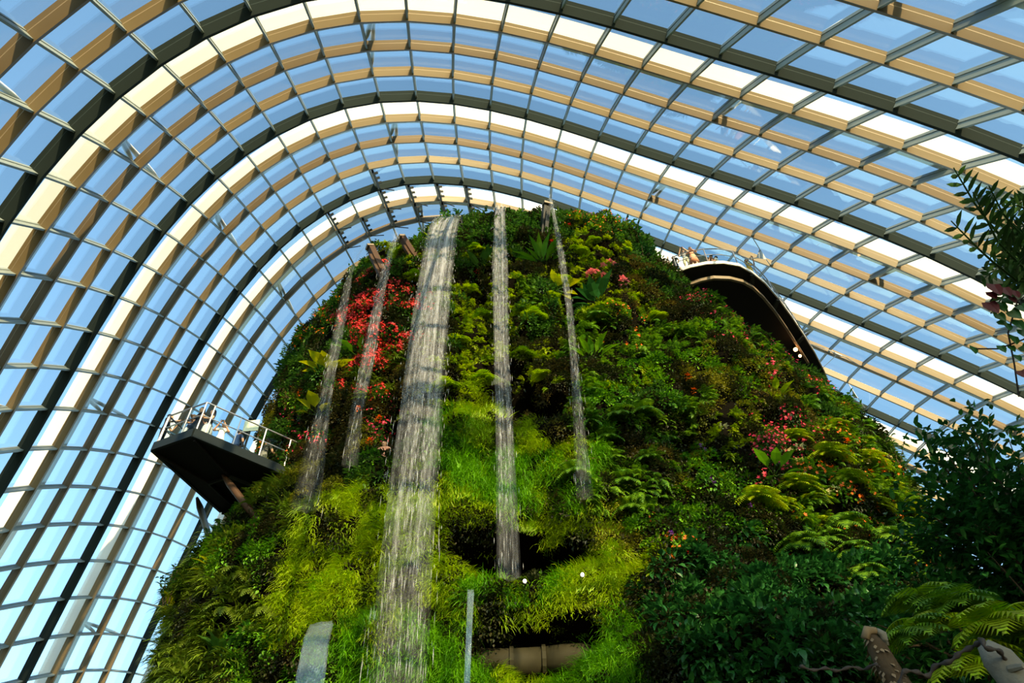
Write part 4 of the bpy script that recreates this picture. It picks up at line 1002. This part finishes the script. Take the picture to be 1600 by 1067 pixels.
SH = [((710, 352), 'leafy_green', 'leafy summit shrub just right of the wide spout'), ((745, 352), 'shrub_dark', 'leafy summit shrub just left of the middle spout'), ((805, 348), 'leafy_green', 'leafy summit shrub right of the middle spout'),
      ((832, 350), 'shrub_dark', 'leafy summit shrub left of the tall dark spout'), ((885, 350), 'olive_strap', 'leafy summit shrub right of the tall dark spout'), ((920, 355), 'shrub_dark', 'summit shrub right of the crown centre, second from the tall spout'),
      ((955, 362), 'shrub_dark', 'summit shrub at the start of the right slope'), ((990, 375), 'front_dark', 'dark summit shrub above the right slope'), ((1015, 395), 'front_dark', 'dark rounded shrub left of the skyway start'),
      ((585, 425), 'shrub_dark', 'dark shrub behind the left trough spouts'), ((560, 440), 'leafy_green', 'leafy shrub at the left end of the summit'), ((520, 490), 'bronze', 'reddish shrub on the upper left edge'),
      ((485, 555), 'shrub_dark', 'dark shrub on the left edge above the deck'), ((440, 610), 'shrub_dark', 'dark bush on the left edge, nearest above the deck'), ((650, 385), 'leafy_green', 'leafy shrub between the trough spouts and the wide spout'),
      ((1325, 650), 'leafy_green', 'white-dotted climber on the right edge below the skyway'), ((1400, 710), 'shrub_dark', 'dark shrub on the right edge of the mountain'), ((1460, 800), 'fern_lime', 'light shrub low on the right edge of the mountain'),
      ((345, 850), 'shrub_dark', 'dark shrub under the left deck strut'), ((265, 930), 'shrub_dark', 'spiky shrub on the lower left silhouette')]
for (x, y), key, lb in SH:
    e = mk_shoots(key); tag(e, lb, 'shrub')
    for dy in range(0, 90, 8):
        ddx = 0 if 600 < x < 1000 else (dy if x < 600 else -dy)
        p, n_ = hit(x + ddx, y + dy * .6)
        if p is not None: e.location = (p + n_ * .1).tolist(); e.rotation_euler = (rnd(-.1, .1), 0, math.atan2(n_[0], -n_[1])); s_ = rnd(.95, 1.35); e.scale = (s_, s_, s_); break

# ------------------------------------------------------------------ near trees, vines, stump and log at the right
bank = MB(); bank.box((9.2, 8.8, -.4), (4.2, 0, 0), (0, 3.0, 0), (0, 0, 1.9)); bk = bank.build('trim_1', M['rock']); bk['kind'] = 'structure'
def tree(name, label, base, crown, radii, nleaf, L, W, key, nbr=26, bias=None, trunk_r=.16):
    e = empty(name, base); base = np.array(base, float); C0 = np.array(crown) - base
    MB().tube([(0, 0, 0), C0 * .5 + (.15, .1, 0), C0 * .85, C0], [trunk_r, trunk_r * .8, trunk_r * .6, trunk_r * .3], 10).build('trunk', M['trunk'], e, True)
    br = MB(); lv = MB()
    for k in range(nbr):
        d_ = np.array([R_.gauss(0, 1), R_.gauss(0, 1), R_.gauss(.1, 1)]); d_ /= np.linalg.norm(d_); tip = C0 + d_ * np.array(radii) * rnd(.75, 1.12); st = C0 * rnd(.65, 1.0)
        mid = (st + tip) / 2 + np.array([0, 0, rnd(0, .25)]); br.tube([st, mid, tip], [.035, .022, .006], 5)
        m_n = nleaf // nbr
        for q in range(m_n):
            t = rnd(.15, 1.02); c = (st * (1 - t) + tip * t) + np.array([R_.gauss(0, .17), R_.gauss(0, .17), R_.gauss(0, .17)]); dd = d_ * .7 + np.array([rnd(-1, 1), rnd(-1, 1), rnd(-.5, .7)])
            lv.add(*leaf_geo(c, dd, (0, 0, 1), L * rnd(.65, 1.2), W * rnd(.8, 1.2), .2))
    b_ = br.build('branches', M['trunk'], e); b_['kind'] = 'stuff'
    l_ = lv.build('leaves', LM[key], e); l_['kind'] = 'stuff'
    return tag(e, label, 'tree')
c_ = at_d(1570, 830, 10.2); tree('magnolia_tree', 'dark glossy-leaved tree rising along the lower right border', (c_[0] + .6, c_[1] + .5, -1.7), c_, (1.25, 1.3, 1.75), 9500, .17, .075, 'front_dark', 60)
c_ = at_d(1500, 990, 9.6); tree('magnolia_tree', 'low dark bush tree behind the grey log at the bottom right', (c_[0] + .2, c_[1] + .5, -1.7), c_, (1.4, .8, .7), 4200, .15, .07, 'front_dark', 30)
c_ = at_d(1690, 1000, 9.0); tree('magnolia_tree', 'shaded tree mostly beyond the right border, under the glossy tree', (c_[0] + .4, c_[1], -1.7), c_, (1.2, 1.2, 1.6), 2400, .17, .07, 'front_dark', 26)
tree('added_shade_tree', 'large broad unseen tree beyond the right border, added to shade the lower right', (14.0, 2.5, -1.7), (11.7, 2.0, 8.0), (4.2, 3.9, 4.4), 9000, .55, .34, 'front_dark', 90, trunk_r=.4)  # out of view, added between sun and slope to darken the lower right
tree('added_shade_tree', 'broad unseen tree behind the viewer at the right, added to shade the log and ferns', (8.5, -2.5, -1.7), (7.3, -1.7, 5.6), (2.4, 2.2, 2.3), 4500, .34, .2, 'front_dark', 60, trunk_r=.22)  # unseen second crown, added to keep sun off the near ferns
# overhanging palm-like plant with narrow leaflets
pb = at_d(1680, 420, 7.2); e = empty('palm', (pb[0] + .3, pb[1] + .2, -1.7)); E0 = np.array(e.location)
MB().tube([(0, 0, 0), (pb - E0) * .6, pb - E0], [.16, .13, .1], 10).build('trunk', M['trunk'], e, True)
def palm_frond(pts, nl, ll, key='palm_dark', wl=.024):
    P = [at_d(x, y, D) - E0 for x, y, D in pts]; seg = np.cumsum([0] + [np.linalg.norm(P[k + 1] - P[k]) for k in range(len(P) - 1)])
    at = lambda s: np.array([np.interp(s, seg, [p[c] for p in P]) for c in range(3)])
    b = MB(); b.tube([at(s) for s in np.linspace(0, seg[-1], 10)], list(np.linspace(.022, .006, 10)), 5)
    for k in range(nl):
        s = seg[-1] * (.12 + .88 * k / nl); p = at(s); t = at(min(seg[-1], s + .05)) - at(max(0, s - .05)); t /= np.linalg.norm(t); q = np.cross(t, FW); q /= np.linalg.norm(q)
        for sg_ in (-1, 1):
            d_ = t * .75 + q * sg_ * rnd(.7, 1.1) + np.array([0, 0, -.25]) + FW * rnd(-.4, .4); V, F_ = leaf_geo(p, d_, FW, ll * rnd(.7, 1.15) * math.sin(math.pi * min(.97, .22 + .7 * k / nl)) ** .5, wl * 2, .25, .1); b.add(V, F_)
    return b.build('palm_frond', LM[key], e)
for pts, nl, ll in (([(1680, 420, 7.2), (1590, 400, 7), (1530, 330, 6.9), (1490, 262, 6.8)], 17, .28), ([(1680, 430, 7.2), (1600, 420, 7), (1560, 380, 6.9), (1520, 300, 6.8)], 16, .26),
                    ([(1680, 440, 7.2), (1590, 440, 7), (1540, 400, 6.8), (1486, 345, 6.8)], 17, .28), ([(1680, 440, 7.2), (1610, 380, 7), (1570, 340, 7), (1545, 290, 6.9)], 16, .24),
                    ([(1690, 400, 7.3), (1630, 340, 7.2), (1590, 320, 7.2), (1550, 330, 7.2)], 14, .25), ([(1690, 420, 7.3), (1620, 400, 7.2), (1570, 410, 7.2), (1530, 440, 7.2)], 16, .22),
                    ([(1690, 430, 7.1), (1620, 430, 7.1), (1580, 445, 7.1), (1548, 490, 7.1)], 14, .2), ([(1690, 410, 7.4), (1640, 370, 7.4), (1600, 370, 7.4), (1565, 395, 7.4)], 20, .25),
                    ([(1690, 430, 7.4), (1640, 420, 7.4), (1600, 400, 7.4), (1570, 370, 7.4)], 20, .22), ([(1690, 440, 7.4), (1640, 450, 7.4), (1605, 440, 7.4), (1580, 420, 7.4)], 20, .22), ([(1700, 360, 7.5), (1650, 350, 7.5), (1610, 350, 7.5), (1570, 360, 7.5)], 22, .24), ([(1700, 380, 7.6), (1650, 390, 7.6), (1610, 400, 7.6), (1560, 420, 7.6)], 22, .24), ([(1700, 400, 7.6), (1650, 420, 7.6), (1610, 430, 7.6), (1565, 450, 7.6)], 22, .22), ([(1700, 350, 7.3), (1650, 320, 7.3), (1615, 310, 7.3), (1580, 320, 7.3)], 20, .22)):
    palm_frond(pts, nl, ll)
tag(e, 'dark palm with narrow leaflets reaching in from the right border', 'palm')
# hanging vine with heart leaves, green and dark red
vp = [[(1640, 440, 6.6), (1590, 470, 6.6), (1575, 520, 6.6), (1585, 570, 6.6), (1592, 620, 6.6)], [(1640, 450, 6.6), (1600, 480, 6.6), (1560, 450, 6.6), (1548, 470, 6.6)], [(1640, 470, 6.6), (1600, 530, 6.6), (1560, 545, 6.6), (1522, 545, 6.6)]]
E0 = at_d(1640, 440, 6.6); e = empty('heart_leaf_vine', E0)
def heart(b, p, s, dirn):
    t = dirn / np.linalg.norm(dirn); q = np.cross(t, FW); q /= np.linalg.norm(q); n_ = np.cross(q, t)
    pr = [(0, 0), (-.42, -.12), (-.5, .25), (-.3, .62), (0, 1.0), (.3, .62), (.5, .25), (.42, -.12)]
    V = [p + q * a * s + t * c * s + n_ * .15 * s * abs(a) for a, c in pr] + [p + t * .4 * s]
    b.add(V, [(k, (k + 1) % 8, 8) for k in range(8)])
for k, v_ in enumerate(vp):
    P = [at_d(*q) - E0 for q in v_]; MB().tube(P, .008, 5).build('vine_stem', M['vine'], e)
reds = [(1553, 450, .15), (1546, 478, .15), (1570, 455, .12), (1586, 460, .1), (1595, 585, .1), (1548, 462, .1), (1582, 470, .08)]
grns = [(1522, 547, .09), (1564, 545, .09), (1560, 495, .1), (1566, 478, .11), (1580, 490, .12), (1575, 510, .1), (1590, 505, .13), (1585, 530, .11), (1597, 545, .1), (1590, 560, .08), (1562, 505, .08), (1572, 470, .1), (1594, 480, .12), (1598, 520, .12), (1580, 545, .08)]
for (x, y, s) in reds: b = MB(); heart(b, at_d(x, y - 6, 6.55) - E0, s, np.array([rnd(-.2, .2), .1, -1])); o = b.build('heart_leaf', LM['darkred'], e); o['label'] = 'dark red heart leaf'
for (x, y, s) in grns: b = MB(); heart(b, at_d(x, y - 5, 6.6) - E0, s, np.array([rnd(-.7, .7), .1, -1])); b.build('heart_leaf', LM['front_dark'], e)
tag(e, 'hanging vine with dark red and green heart leaves below the palm', 'vine')
# weathered log, scaly stump, twisting vine
A = at_d(1536, 1006, 6.0); Bq = A + np.array([.75, .1, -1.9]); e = empty('grey_log', A)
MB().tube([(0, 0, 0), (.06, 0, -.12), (Bq - A) * .5, (Bq - A)], [.06, .13, .17, .2], 12).build('trunk', M['log'], e, True)
for (a, c, d_) in ((.05, -.25, .05), (.3, -.8, .12)): MB().tube([(a, -.1, c), (a + d_, -.2, c - .02)], [.035, .02], 7).build('branch_stub', M['log'], e)
tag(e, 'smooth weathered grey log leaning in the bottom right corner', 'log')
A = at_d(1364, 996, 6.6); e = empty('scaly_stump', A)
MB().tube([(-.02, 0, .02), (0, 0, -.1), (.03, 0, -.3), (.15, .05, -.8), (.25, .1, -1.6)], [.05, .09, .10, .14, .17], 10).build('trunk', M['trunk'], e, True)
b = MB(); bark = plain('pale_bark_scales', (.15, .105, .06), .9, noise=.4, scale=10)
for k in range(170):
    t = rnd(0, 1); a = rnd(0, 6.28); c = np.array([.2 * t * t + .0, .06 * t, -.95 * t]); r = .08 + .05 * t; d_ = np.array([math.cos(a), math.sin(a), 0])
    V, F_ = leaf_geo(c + d_ * r, d_ * .7 + np.array([0, 0, -1]), d_, rnd(.05, .1), .035, -.1, .1, 1); b.add(V, F_)
o = b.build('bark_scales', bark, e); o['kind'] = 'stuff'
MB().tube([(-.09, -.03, -.02), (-.05, -.05, .05), (.03, -.05, .04)], [.04, .045, .03], 8).build('broken_knob', bark, e, True); MB().tube([(.04, -.03, .05), (.09, -.02, .02), (.09, 0, -.08)], [.03, .04, .03], 8).build('broken_knob', M['log'], e, True)
tag(e, 'upright scaly broken stump left of the grey log', 'stump')
def twist(pp, r, label, nm='twisted_vine'):
    P = [at_d(x, y, D) for x, y, D in pp]; e = empty(nm, P[0]); t = np.linspace(0, len(P) - 1, len(P) * 5); Q = []
    for s in t:
        k = min(int(s), len(P) - 2); f = s - k; p0, p1, p2, p3 = P[max(k - 1, 0)], P[k], P[k + 1], P[min(k + 2, len(P) - 1)]
        Q.append(.5 * ((2 * p1) + (p2 - p0) * f + (2 * p0 - 5 * p1 + 4 * p2 - p3) * f * f + (3 * p1 - p0 - 3 * p2 + p3) * f**3) - P[0])
    MB().tube(Q, [r * (.8 + .35 * math.sin(k * 1.3)) for k in range(len(Q))], 8).build('stem', M['vine'], e, True); tag(e, label, 'vine')
twist([(1405, 1075, 5.9), (1412, 1050, 5.9), (1432, 1050, 5.9), (1450, 1056, 5.9), (1462, 1040, 5.9), (1485, 1033, 5.8), (1500, 1020, 5.8), (1520, 1010, 5.8), (1530, 1003, 5.7), (1534, 998, 5.7), (1540, 1012, 5.6), (1560, 1016, 5.7), (1570, 1030, 5.8), (1585, 1048, 5.8), (1610, 1060, 5.8)], .022, 'thick dark twisting vine looping over the top of the grey log')
twist([(1250, 1040, 6.3), (1270, 1047, 6.3), (1290, 1044, 6.3), (1308, 1048, 6.3), (1330, 1042, 6.3), (1350, 1046, 6.3), (1366, 1038, 6.2), (1374, 1042, 6.2)], .016, 'thin dark vine running left from the scaly stump')
# near ferns around the log
for k, (x, y, D, lb) in enumerate([(1465, 985, 7.6, 'bright fern left of the grey log, behind the thick vine'), (1500, 960, 7.6, 'broad soft fern frond mass above the thick vine'), (1560, 990, 6.6, 'bright green fern crown directly behind the log top'),
                      (1430, 1000, 7.4, 'fern low between the stump and the thick vine'), (1520, 1050, 6.6, 'fern hanging below the thick vine beside the log'), (1450, 950, 8.0, 'fern highest of those left of the log'), (1590, 1010, 6.8, 'fern at the right border behind the log')]):
    e = mk_fern('fern_lime' if k in (0, 2, 4) else 'fern_green', 11, .55, .2, 15, .8); tag(e, lb, 'fern'); e.location = at_d(x, y, D).tolist(); e.rotation_euler = (0, 0, rnd(-.8, .3))
